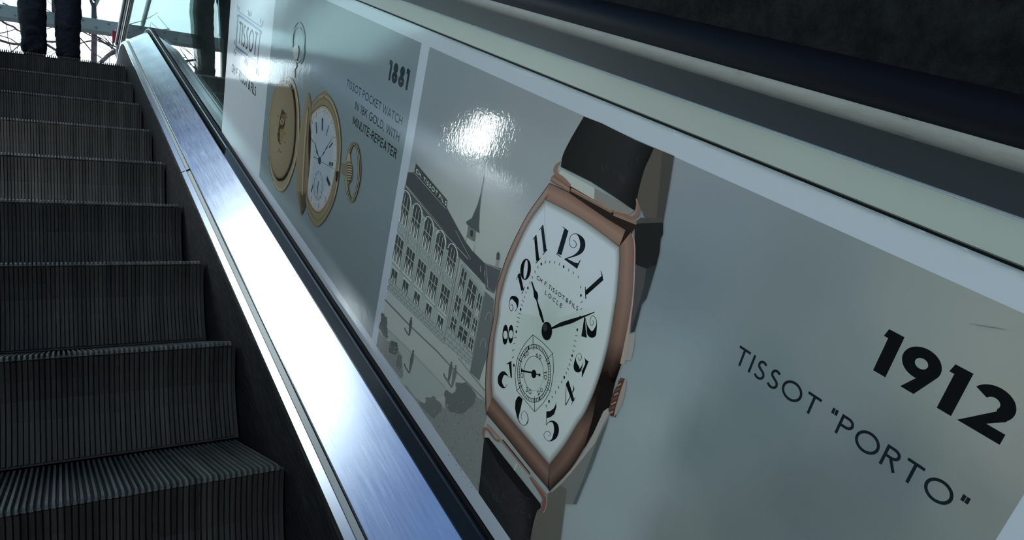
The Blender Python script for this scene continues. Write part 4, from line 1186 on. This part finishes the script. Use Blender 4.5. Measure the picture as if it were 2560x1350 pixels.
for t_, a, b_, cv in (('60', (1342, 892), (1355.5, 899.5), (1.5, -11)), ('50', (1313.4, 895.5), (1325.5, 885.5), (-1.6, -10)), ('10', (1362, 925), (1363.3, 948.5), (7.5, -1.0)),
                      ('20', (1347.5, 989), (1361, 976.5), (-1.4, -10.5)), ('30', (1316, 977), (1331, 987), (1.6, -11)), ('0', (1311.5, 945.5), (1311.0, 932.0), (-7, 0))):
    text('lettering', 7, t_, a, b_, cv, INK, pen=.12, track=.16)

# --- pocket watch: open lid, second lid, dial side
GOLD = lambda k: tuple(min(1, c * k) for c in (0.33, 0.262, 0.165))
pr = Print(2)
lid = cP([(190, 95), (150, 150), (105, 260), (75, 400), (58, 560), (52, 700), (60, 900), (70, 1060), (95, 1180), (130, 1290), (165, 1345), (215, 1350), (270, 1290), (330, 1140), (370, 1000), (395, 850), (410, 650), (408, 450), (395, 300), (370, 180), (340, 100), (300, 60), (240, 60)])
lid_s = smooth(lid, 3, True); cx, cy = 1.0, 1.0
mx_ = sum(q[0] for q in lid_s) / len(lid_s); my_ = sum(q[1] for q in lid_s) / len(lid_s)
def shr(ps, k, dx=0, dy=0): return [(mx_ + (q[0] - mx_) * k + dx, my_ + (q[1] - my_) * k + dy) for q in ps]
pr.poly(lid_s, GOLD(1.15))
pr.stroke([(*q, 1.0) for q in shr(lid_s, .985)], pc(60, 56, 44), True)
pr.done('pocket_watch_lid_picture')
pr = Print(3)
inner = smooth(cP([(180, 110), (140, 180), (100, 330), (75, 500), (65, 700), (75, 950), (100, 1100), (150, 1210), (200, 1230), (250, 1200), (310, 1080), (350, 920), (372, 700), (375, 450), (355, 250), (320, 130), (250, 90)]), 3, True)
pr.poly(inner, pc(26, 26, 20))
mx_ = sum(q[0] for q in inner) / len(inner); my_ = sum(q[1] for q in inner) / len(inner)
rings = [[(mx_ - 2.5 + (q[0] - mx_) * k, my_ + (q[1] - my_) * k) for q in inner] for k in (0.0, .5, .88, .945)]
pr.next()
pr.grid([[pr.P(q) for q in r] for r in rings], [[GOLD(k * (1.06 - .12 * (q[0] - mx_) / 40)) for q in inner] for k in (.98, 1.0, .92, .55)], True)
pr.stroke([(*q, 1.1) for q in shr(lid_s, .955)][20:60], GOLD(2.2)); pr.stroke([(*q, .9) for q in shr(lid_s, .965)][:20], GOLD(1.9))
pr.done('pocket_watch_face_picture')
pr = Print(5)
for pts, col in (([(212, 415), (235, 445), (252, 470), (250, 540), (240, 600), (225, 660), (200, 740), (195, 825), (165, 780), (158, 700), (175, 610), (190, 500)], pc(50, 44, 36)),
                 ([(205, 480), (250, 470), (262, 500), (245, 540), (215, 600), (190, 590)], pc(78, 68, 54)), ([(190, 640), (238, 640), (235, 700), (205, 800), (185, 800)], pc(96, 88, 66))):
    pr.poly(cP(pts), col)
pr.stroke([(*q, 1.4) for q in cP(ell(210, 560, 16, 28, 14))], pc(128, 124, 108), True)
for k in range(12):
    x, y = 150 + (k % 3) * 22, 640 + k * 22
    pr.stroke([(*q, 1.0) for q in cP([(x, y), (x + 6, y + 16)])], pc(116, 110, 88))
for (x, y) in ((165, 480), (258, 460), (262, 505), (155, 580), (245, 690), (240, 780), (180, 860), (195, 890), (170, 880)):
    pr.stroke([(*q, 1.3) for q in cP([(x, y), (x + 5, y + 22)])], pc(62, 56, 46))
pr.done('crest_engraving_picture')
pr = Print(4)
# second lid seen nearly edge on
l2o = smooth(cS([(445, 170), (425, 240), (390, 420), (358, 610), (345, 830), (348, 1000), (365, 1120), (388, 1203)]), 4)
l2m = smooth(cS([(452, 178), (445, 260), (425, 430), (405, 610), (392, 830), (388, 1000), (388, 1120), (392, 1203)]), 4)
l2i = smooth(cS([(458, 185), (474, 290), (470, 430), (455, 600), (452, 830), (440, 1000), (420, 1140), (396, 1203)]), 4)
n_ = len(l2o)
pr.rows([l2o, l2m, l2i], [[GOLD(1.05)] * n_, [GOLD(.92) if i < n_ * .72 else GOLD(.35) for i in range(n_)], [GOLD(.75) if i < n_ * .7 else GOLD(.3) for i in range(n_)]])
pr.stroke([(*q, 1.6) for q in smooth(cS([(440, 330), (424, 500), (410, 700), (400, 900), (398, 1040)]), 4)], GOLD(1.9)); pr.stroke([(*q, 1.2) for q in smooth(cS([(452, 300), (440, 470), (425, 700), (412, 950), (400, 1150)]), 4)], GOLD(.25))
pr.poly(cS([(455, 400), (470, 500), (470, 640), (462, 830), (450, 1000), (440, 1050), (452, 800), (448, 600)]), pc(30, 24, 26))
# case of the dial side
case = smooth(cS([(476, 300), (500, 235), (535, 195), (585, 180), (635, 215), (680, 310), (710, 430), (725, 600), (715, 780), (695, 960), (660, 1100), (610, 1210), (560, 1280), (520, 1300), (470, 1250), (437, 1150), (428, 1060), (455, 850), (470, 600)]), 4, True)
pr.poly(case, GOLD(.95))
pr.stroke([(*q, 1.1) for q in case], pc(70, 64, 48), True); cm_ = (sum(q[0] for q in case) / len(case), sum(q[1] for q in case) / len(case))
pr.stroke([(cm_[0] + (q[0] - cm_[0]) * .95, cm_[1] + (q[1] - cm_[1]) * .96, 1.6) for q in case][8:40], GOLD(1.8))
pr.stroke([(cm_[0] + (q[0] - cm_[0]) * .9, cm_[1] + (q[1] - cm_[1]) * .915, 1.2) for q in case], GOLD(.45), True)
pr.done('pocket_watch_case_picture')
pr = Print(5)
dl = smooth(cS([(472, 380), (500, 325), (560, 282), (605, 292), (648, 352), (678, 460), (695, 600), (692, 750), (666, 910), (630, 1055), (588, 1140), (542, 1188), (496, 1170), (455, 1100), (437, 1010), (455, 830), (470, 600)]), 4, True)
mx_ = sum(q[0] for q in dl) / len(dl); my_ = sum(q[1] for q in dl) / len(dl)
pr.poly(dl, GOLD(.35))
pr.next()
pr.poly([(mx_ + (q[0] - mx_) * .98, my_ + (q[1] - my_) * .985) for q in dl], GOLD(1.5))
pr.next()
pr.grid([[pr.P((mx_ + (q[0] - mx_) * k - .5, my_ + (q[1] - my_) * k)) for q in dl] for k in (0, .6, .94)], [[pc(116, 136, 150)] * len(dl), [pc(112, 132, 145)] * len(dl), [pc(128, 144, 150)] * len(dl)], True)
pr.done('pocket_watch_dial_picture')
pr = Print(8)
NV = pc(34, 44, 56)
for q in ([(500, 570), (528, 570), (518, 800), (498, 800)], [(385, 640), (400, 640), (415, 850), (398, 852)], [(630, 700), (640, 705), (588, 895), (578, 890)], [(700, 1020), (712, 1035), (650, 1125), (630, 1120)]):
    pr.poly(cQ(q), NV)
for q in ([(580, 165), (645, 180), (635, 245), (570, 225)], [(545, 405), (595, 530), (575, 590), (525, 460)], [(305, 515), (300, 600), (275, 690), (265, 665)]):
    pr.poly(cR(q), NV)
for x in (596, 618):
    pr.stroke([(*q, .8) for q in cR([(x, 172), (x - 8, 235)])], pc(120, 138, 148))
st(cQ, [(300, 950, 8), (340, 1015, 12), (360, 1010, 4), (385, 1090, 18), (400, 1150, 10), (410, 1200, 34), (432, 1270, 10), (460, 1310, 14)], 2, NV)
st(cQ, [(730, 890, 5), (620, 1070, 8), (590, 1130, 26), (560, 1170, 6), (540, 1215, 24), (500, 1280, 8), (470, 1310, 12)], 2, NV)
st(cQ, [(350, 1300, 8), (440, 1330, 9)], 1, NV); st(cR, [(440, 165, 7), (660, 290, 6)], 1, NV); st(cR, [(310, 90, 8), (320, 65, 5), (335, 95, 6), (390, 125, 8)], 1, NV)
pr.poly(cR(ell(413, 145, 26, 66, 20)), NV)
pr.stroke([(*q, 1.0) for q in cR(ell(390, 570, 72, 250, 40, .03))], pc(70, 84, 92), True)
for k in range(12):
    a = 2 * pi * k / 12
    pr.stroke([(390 / 6.75 + 740 + 62 / 6.75 * r_ * cos(a), 380 + 570 / 6.75 + 220 / 6.75 * r_ * sin(a), 1.3) for r_ in (.94, 1.05)], NV)
st(cR, [(395, 490, 6), (385, 575, 14), (370, 770, 4)], 2, NV)
for k in range(60):
    a = 2 * pi * k / 60
    r0, r1 = (.86, .92) if k % 5 else (.82, .93)
    q = dl[int(k / 60 * len(dl))]
    if q[0] < 777 and q[1] < 480 and q[1] > 300: continue
    pr.stroke([(mx_ + (q[0] - mx_) * r_, my_ + (q[1] - my_) * r_, .7 if k % 5 else 1.2) for r_ in (r0, r1)], pc(70, 84, 94))
pr.done('pocket_watch_hands_picture')
pr = Print(5)
# stem, crown and bow
bow = smooth(cS([(778, 745), (795, 670), (815, 620), (838, 604), (862, 640), (878, 740), (880, 860), (860, 985), (822, 1085), (795, 1062), (775, 980), (768, 900)]), 5)
pr.stroke([(*q, 7.6) for q in bow], pc(52, 50, 40)); pr.next()
pr.stroke([(*q, 5.6) for q in bow], GOLD(1.3)); pr.next()
pr.stroke([(q[0] + .4, q[1], 1.7) for q in bow[4:-6]], pc(40, 38, 32))
pr.done('pocket_watch_bow_ring_picture'); pr = Print(5)
pr.poly(cR([(780, 165), (830, 205), (860, 180), (890, 170), (880, 420), (830, 400), (790, 370)]), GOLD(.8))
pr.poly(cR([(890, 45), (925, 20), (945, 160), (880, 180)]), GOLD(1.5))
pr.poly(cR([(880, 160), (935, 155), (970, 270), (960, 400), (915, 540), (875, 560), (868, 400)]), GOLD(.75))
pr.next()
for k in range(7):
    y = 200 + k * 42
    pr.stroke(smooth([(*q, 2.2) for q in cR([(886, y + 12), (925, y + 6), (958, y + 22)])], 3), GOLD(1.7) if k % 2 == 0 else GOLD(1.4))
    pr.stroke(smooth([(*q, 1.8) for q in cR([(884, y + 32), (925, y + 26), (955, y + 42)])], 3), GOLD(.2))
pr.poly(cR([(690, 330), (740, 325), (735, 380), (712, 500), (685, 495)]), pc(34, 28, 22))
pr.poly(cQ([(515, 105), (510, 80), (535, 60), (575, 60), (595, 85), (585, 110)]), GOLD(.9))
st(cQ, [(545, 145, 8), (548, 190, 8)], 1, pc(40, 34, 22))
pr.done('pocket_watch_crown_picture')
pr = Print(4)
# bow of the left lid
pr.stroke([(*q, 2.6) for q in cT(ell(352, 490, 116, 372, 46, .02))], pc(84, 104, 112), True)
pr.stroke([(*q, 1.6) for q in cT(ell(346, 540, 100, 330, 46, .0))], pc(96, 116, 124), True)
pr.poly(cT([(255, 610), (300, 560), (350, 550), (370, 640), (350, 790), (320, 850), (290, 800), (262, 700)]), pc(118, 132, 136))
pr.poly(cT([(285, 820), (330, 800), (325, 960), (290, 1010), (295, 1150), (260, 1180), (240, 1080), (270, 980)]), pc(96, 96, 88))
pr.stroke(smooth([(*q, 3) for q in cT([(380, 900), (440, 820), (470, 640)])], 4), pc(84, 100, 108))
pr.done('pocket_watch_bow_picture')

pr = Print(9)
pr.stroke(smooth([(2428, 809, .8), (2462, 815, 1.8), (2490, 819, 2.4), (2518, 824, .8)], 4), pc(78, 92, 90))
pr.done('scuff_mark')

# ------------------------------------------------------------------ standing person at the head of the steps
YPN = 5.5
XL_, XR_ = -0.116, 0.079
per = empty('person', (-0.02, YPN, Z_L))
tag(per, 'person standing at the top of the escalator in dark blue jeans, seen from behind', 'person')

def skin_obj(name, verts, edges, radii, m_, parent, lv=2, root=0, disp=None):
    """grow one smooth limb surface round a chain of joints"""
    me = bpy.data.meshes.new(name)
    org = Vector(per['_org'])
    me.from_pydata([Vector(v) for v in verts], edges, [])
    o = bpy.data.objects.new(name, me); C.objects.link(o)
    o.modifiers.new('skin', 'SKIN').use_smooth_shade = True
    for i, r in enumerate(radii):
        sv = me.skin_vertices[0].data[i]
        sv.radius = r if isinstance(r, tuple) else (r, r)
        sv.use_root = (i == root)
    sb = o.modifiers.new('sub', 'SUBSURF'); sb.levels = lv; sb.render_levels = lv
    if disp:
        t = bpy.data.textures.new(name + '_folds', 'CLOUDS'); t.noise_scale = disp[1]
        d = o.modifiers.new('folds', 'DISPLACE'); d.texture = t; d.strength = disp[0]; d.mid_level = 0.5
    bpy.context.view_layer.update()
    dg = bpy.context.evaluated_depsgraph_get()
    me2 = bpy.data.meshes.new_from_object(o.evaluated_get(dg))
    bpy.data.objects.remove(o)
    me2.name = name
    o2 = bpy.data.objects.new(name, me2); C.objects.link(o2)
    for p in me2.polygons: p.use_smooth = True
    me2.materials.clear(); me2.materials.append(m_)
    if parent is not None: o2.parent = parent
    o2['_org'] = list(org)
    return o2

def chain(defs):
    """defs: list of (parent index or None, (x,y,z), radius)"""
    v = [d[1] for d in defs]; r = [d[2] for d in defs]
    e = [(d[0], i) for i, d in enumerate(defs) if d[0] is not None]
    return v, e, r
a_l, a_r = XL_ + 0.02, XR_ + 0.02          # ankles relative to the figure's base at x = -0.02
# body: one continuous surface, pelvis is the root
B = [(None, (0, 0, .93), (.145, .105)), (0, (0, .005, 1.06), (.13, .095)), (1, (0, .0, 1.22), (.145, .10)), (2, (0, -.01, 1.36), (.15, .095)), (3, (0, -.005, 1.46), (.06, .06)),
     (4, (0, .01, 1.53), (.05, .052)), (5, (0, .02, 1.60), (.07, .085)), (6, (0, .025, 1.68), (.074, .092)), (7, (0, .02, 1.735), (.05, .06)),
     (0, (-.085, 0, .86), (.085, .09)), (9, (a_l + .005, .01, .50), (.058, .06)), (10, (a_l, -.01, .30), (.052, .056)), (11, (a_l, -.01, .09), (.038, .042)), (12, (a_l - .01, .11, .035), (.038, .03)),
     (0, (.085, 0, .86), (.085, .09)), (14, (a_r - .005, .01, .50), (.058, .06)), (15, (a_r, -.01, .30), (.052, .056)), (16, (a_r, -.01, .09), (.038, .042)), (17, (a_r + .01, .11, .035), (.038, .03)),
     (3, (-.19, -.005, 1.40), (.058, .06)), (19, (-.235, -.02, 1.12), (.042, .042)), (20, (-.245, .05, .89), (.028, .03)),
     (3, (.19, -.005, 1.40), (.058, .06)), (22, (.235, -.02, 1.12), (.042, .042)), (23, (.245, .05, .89), (.028, .03))]
v, e, r = chain(B)
body = skin_obj('body', v, e, r, M_skin, per)
# hands: palm with five curled fingers each
for sx in (-1, 1):
    px_ = sx * .245
    H = [(None, (px_, .052, .875), (.026, .02)), (0, (px_, .062, .83), (.034, .016)), (1, (px_, .066, .80), (.034, .014))]
    for k, (dy, l) in enumerate(((-.030, .062), (-.010, .074), (.011, .079), (.031, .070))):
        b0 = len(H)
        H += [(2, (px_, .066 + dy * .9, .785), .0095), (b0, (px_ - sx * .004, .068 + dy, .785 - l * .45), .0088), (b0 + 1, (px_ - sx * .014, .068 + dy, .785 - l * .78), .0080), (b0 + 2, (px_ - sx * .027, .068 + dy, .785 - l), .0068)]
    b0 = len(H)
    H += [(1, (px_ - sx * .006, .095, .835), .0115), (b0, (px_ - sx * .012, .112, .808), .0098), (b0 + 1, (px_ - sx * .016, .116, .780), .0082)]
    v, e, r = chain(H)
    skin_obj('hand', v, e, r, M_skin, per, 2)
# face: nose, eyes, mouth and ears (the figure looks away, up the street)
mb = MB()
hc = Vector((0, .025, 1.655))
def blob(mb, c, rx, ry, rz, n=10, k=6):
    rings = []
    for i in range(k + 1):
        t = -pi / 2 + pi * i / k
        rings.append([(c[0] + rx * cos(t) * cos(2 * pi * j / n), c[1] + ry * cos(t) * sin(2 * pi * j / n), c[2] + rz * sin(t)) for j in range(n)])
    mb.loft(rings)
org = Vector(per['_org'])
def local_build(mb, name, m_, sm=True):
    for q in mb.v: q += org
    return mb.build(name, m_, per, smooth=sm)
mb = MB(); blob(mb, (0, .128, 1.638), .013, .020, .026); local_build(mb, 'nose', M_skin)
for sx in (-1, 1):
    mb = MB(); blob(mb, (sx * .080, .018, 1.64), .010, .020, .032); local_build(mb, 'ear', M_skin)
    mb = MB(); blob(mb, (sx * .030, .104, 1.662), .013, .010, .009); local_build(mb, 'eye', M_sole)
mb = MB(); blob(mb, (0, .112, 1.592), .024, .008, .007); local_build(mb, 'mouth', mat('lips', (.35, .14, .12), .5))
mb = MB(); rings = []
for i in range(9):
    t = radians(-28) + radians(118) * i / 8
    rr_ = cos(t)
    rings.append([(.092 * rr_ * cos(2 * pi * j / 20), .012 + (.108 if sin(2 * pi * j / 20) < 0 else .092) * rr_ * sin(2 * pi * j / 20), 1.668 + .098 * sin(t) + (.055 if sin(2 * pi * j / 20) > .2 and i < 4 else 0) * (1 - i / 4)) for j in range(20)])
mb.loft(rings); local_build(mb, 'hair', M_hair)
# jeans
J = [(None, (0, 0, .95), (.155, .125)), (0, (0, 0, 1.03), (.15, .115)),
     (0, (-.088, 0, .84), (.10, .108)), (2, (a_l - .004, .012, .60), (.086, .09)), (3, (a_l - .006, .016, .50), (.083, .088)), (4, (a_l - .004, -.004, .34), (.080, .086)), (5, (a_l + .002, -.012, .18), (.068, .075)), (6, (a_l + .004, -.012, .115), (.070, .078)), (7, (a_l + .004, -.010, .05), (.066, .078)),
     (0, (.088, 0, .84), (.10, .108)), (9, (a_r + .004, .012, .60), (.086, .09)), (10, (a_r + .004, .016, .50), (.083, .088)), (11, (a_r + .002, -.004, .34), (.080, .086)), (12, (a_r, -.012, .18), (.068, .075)), (13, (a_r + .002, -.012, .115), (.070, .078)), (14, (a_r + .002, -.010, .05), (.066, .078))]
v, e, r = chain(J)
skin_obj('jeans', v, e, r, M_jeans, per, 3, 0, (0.022, 0.05))
# jacket with sleeves
K = [(None, (0, 0, 1.10), (.165, .13)), (0, (0, 0, .96), (.17, .135)), (0, (0, 0, 1.24), (.168, .125)), (2, (0, -.01, 1.37), (.172, .118)), (3, (0, -.002, 1.47), (.075, .075)),
     (3, (-.195, -.005, 1.40), (.075, .078)), (5, (-.238, -.02, 1.12), (.058, .058)), (6, (-.246, .045, .915), (.045, .047)),
     (3, (.195, -.005, 1.40), (.075, .078)), (8, (.238, -.02, 1.12), (.058, .058)), (9, (.246, .045, .915), (.045, .047))]
v, e, r = chain(K)
skin_obj('jacket', v, e, r, M_jacket, per, 2, 0, (0.015, 0.09))
for a_ in (a_l, a_r):
    o_ = -.008 if a_ < 0 else .008
    sh = [(None, (a_, -.02, .065), (.043, .045)), (0, (a_ + o_ * .3, .07, .055), (.047, .040)), (1, (a_ + o_, .155, .042), (.044, .028)), (2, (a_ + o_, .195, .036), (.034, .022)), (0, (a_, -.065, .055), (.036, .036))]
    v, e, r = chain(sh)
    sobj = skin_obj('shoe', v, e, r, M_shoe, per, 2)
    mb = MB()
    outl = [(a_ + o_ * .5 + .043 * cos(t) * (1 if sin(t) > -.3 else .85), .065 + .145 * sin(t)) for t in [2 * pi * j / 20 for j in range(20)]]
    mb.loft([[(x + org.x, y + org.y, z + org.z) for x, y in outl] for z in (0.003, 0.026)])
    so = mb.build('sole', M_sole, sobj)
    so.location = (0, 0, 0)

# ------------------------------------------------------------------ bare trees beyond the entrance
def branch(mb, pts, r0, r1):
    n = len(pts)
    mb.tube(pts, [r0 + (r1 - r0) * i / max(1, n - 1) for i in range(n)], 6)
def twigs(mb, rnd, p, d, r, l, depth):
    pts = [Vector(p)]; d = Vector(d).normalized()
    for i in range(4):
        d = (d + Vector((rnd.uniform(-.3, .3), rnd.uniform(-.25, .25), rnd.uniform(-.18, .26)))).normalized()
        pts.append(pts[-1] + d * l / 4)
    mb.tube(pts, [r * (1 - .14 * i) for i in range(5)], 5, False)
    if depth:
        for i in range(rnd.randint(2, 3)):
            k = rnd.randint(2, 4)
            a = rnd.uniform(0, 2 * pi)
            nd_ = (d + Vector((cos(a), sin(a) * .6, rnd.uniform(-.2, .7))) * .9).normalized()
            twigs(mb, rnd, pts[k], nd_, r * .55, l * .7, depth - 1)
cz = crop(0, 0, 7.5)
def traced(pts, w, Y, w1=None):
    P = [pxw(*q, Y + .05 * i) for i, q in enumerate(smooth(cz(pts), 4))]
    k = (w / 7.5 * 1.25 + 1.0) / FPX * Y * 1.06 / 2
    mb = MB(); branch(mb, P, k, k * (.75 if w1 is None else w1)); return mb
YT = 15.0
t0 = pxw(234, 150, YT)
tree = empty('bare_tree', (t0.x, YT, Z_L - 0.01))
tag(tree, 'bare winter tree with an upright dark trunk right of the standing legs', 'tree')
mb = MB(); tp = [(t0.x, YT, Z_L - .01)] + [tuple(pxw(*q, YT)) for q in cz([(1760, 1090), (1768, 700), (1765, 360), (1762, 140), (1755, 60)])]
w0 = 85 / 7.5 / FPX * YT * 1.06 / 2
mb.tube(tp, [w0 * 1.15, w0, w0 * .97, w0 * .9, w0 * .8, w0 * .6], 10); mb.build('trunk', M_bark, tree, smooth=True)
for pts, w, wt in (([(1760, 130), (1720, 60), (1690, -60), (1640, -260)], 38, .6), ([(1765, 130), (1815, 40), (1840, -60), (1860, -300)], 40, .6),
               ([(1760, 560), (1700, 500), (1600, 420), (1480, 330), (1300, 240)], 30, .6), ([(1715, 480), (1640, 400), (1540, 320), (1440, 230)], 18, .5),
               ([(1760, 620), (1650, 550), (1480, 460), (1300, 400)], 13, .6), ([(1760, 640), (1950, 790), (2170, 930), (2400, 1060)], 13, .6),
               ([(1760, 760), (1620, 780), (1480, 820), (1300, 870)], 13, .6), ([(1770, 745), (1950, 810), (2100, 900), (2180, 960)], 14, .6),
               ([(1480, 690), (1600, 820), (1720, 960), (1860, 1060), (1935, 1112)], 10, .8), ([(1790, 590), (2000, 560), (2280, 537), (2475, 600), (2650, 610)], 10, .7),
               ([(1800, 420), (1840, 430), (1870, 385)], 14, .5), ([(1480, 650), (1505, 570), (1510, 520), (1560, 505)], 12, .5), ([(1870, 465), (1980, 470), (2150, 550)], 7, .8)):
    traced(pts, w, YT, wt).build('branch', M_bark, tree, smooth=True)
rnd = random.Random(11)
mb = MB()
top = pxw(235, -15, YT)
for i in range(10):
    a = rnd.uniform(0, 2 * pi)
    twigs(mb, rnd, top + Vector((0, 0, rnd.uniform(-.3, 1.2))), (cos(a), .6 * sin(a), .9), .03, 1.9, 2)
tag(mb.build('twigs', M_bark, tree, smooth=True), kind='stuff')

YT2 = 13.0
tree2 = empty('bare_tree', (-1.6, YT2, Z_L - 0.01))
tag(tree2, 'bare winter tree whose thick branches reach in behind the standing legs from the left', 'tree')
mb = MB(); mb.tube([(-1.6, YT2, Z_L - .01), (-1.58, YT2, Z_L + 1.5), (-1.62, YT2 + .1, Z_L + 3.2), (-1.55, YT2 + .1, Z_L + 5)], [.16, .14, .12, .08], 10); mb.build('trunk', M_bark, tree2, smooth=True)
for pts, w, wt in (([(-500, 150), (-200, 260), (0, 370), (120, 450), (250, 500), (320, 560), (420, 605), (560, 700)], 26, .7), ([(-500, 560), (-200, 690), (0, 755), (200, 815), (330, 830), (480, 836), (650, 790), (800, 745), (900, 780), (1090, 785), (1200, 800)], 30, .8),
               ([(-500, 40), (-200, 100), (0, 160), (150, 210), (280, 260), (372, 276)], 11, .7), ([(60, 60), (130, 90), (220, 150), (360, 212)], 11, .6),
               ([(700, 690), (800, 750), (870, 830), (1000, 910), (1140, 1005)], 32, .8), ([(760, 340), (810, 350), (950, 385), (1060, 380)], 20, .7), ([(955, 385), (1020, 500), (1080, 615)], 16, .6),
               ([(-300, 700), (0, 625), (150, 590), (285, 550)], 9, .7), ([(-300, 560), (0, 665), (200, 730), (350, 820), (480, 770)], 10, .7), ([(950, 225), (1045, 300)], 7, .8)):
    traced(pts, w, YT2, wt).build('branch', M_bark, tree2, smooth=True)
YT3 = 12.0
tree3 = empty('bare_tree', (1.9, YT3 + 0.4, Z_L - 0.01))
tag(tree3, 'bare winter tree with a stout low branch behind the red sign post', 'tree')
mb = MB(); mb.tube([(1.9, YT3 + .4, Z_L - .01), (1.9, YT3 + .4, Z_L + 2.2), (1.85, YT3 + .4, Z_L + 4.4)], [.15, .13, .08], 10); mb.build('trunk', M_bark, tree3, smooth=True)
for pts, w, wt in (([(1900, 1160), (1960, 1110), (2030, 1040), (2150, 975), (2400, 920), (2800, 820)], 46, 1.2), ([(2300, 712), (2370, 715), (2430, 640), (2500, 590)], 26, .6), ([(2320, 575), (2475, 590), (2650, 560)], 16, .8)):
    traced(pts, w, YT3, wt).build('branch', M_bark, tree3, smooth=True)
mb = MB(); rnd = random.Random(23)
for i in range(16):
    a = rnd.uniform(0, 2 * pi)
    twigs(mb, rnd, Vector((1.88, YT3 + .4, Z_L + rnd.uniform(1.2, 4.2))), (cos(a), .4 * sin(a), .5), .026, 1.3, 2)
tag(mb.build('twigs', M_bark, tree3, smooth=True), kind='stuff')
for i, (x, y, h_, lab) in enumerate(((-3.4, 19.5, 6.5, 'bare winter tree farther left along the street'), (4.2, 20.5, 7.0, 'bare winter tree farther right along the street'))):
    t_ = empty('bare_tree', (x, y, Z_L - .01)); tag(t_, lab, 'tree')
    mb = MB(); mb.tube([(x, y, Z_L - .01), (x + .05, y, Z_L + h_ * .3), (x - .05, y, Z_L + h_ * .6)], [.16, .13, .08], 10); mb.build('trunk', M_bark, t_, smooth=True)
    mb = MB(); rnd = random.Random(40 + i)
    for k in range(18):
        a = rnd.uniform(0, 2 * pi)
        twigs(mb, rnd, Vector((x, y, Z_L + rnd.uniform(.9, h_ * .6))), (cos(a), .5 * sin(a), .45), .035, 2.3, 2)
    tag(mb.build('twigs', M_bark, t_, smooth=True), kind='stuff')
for o in bpy.data.objects:
    if '_org' in o: del o['_org']
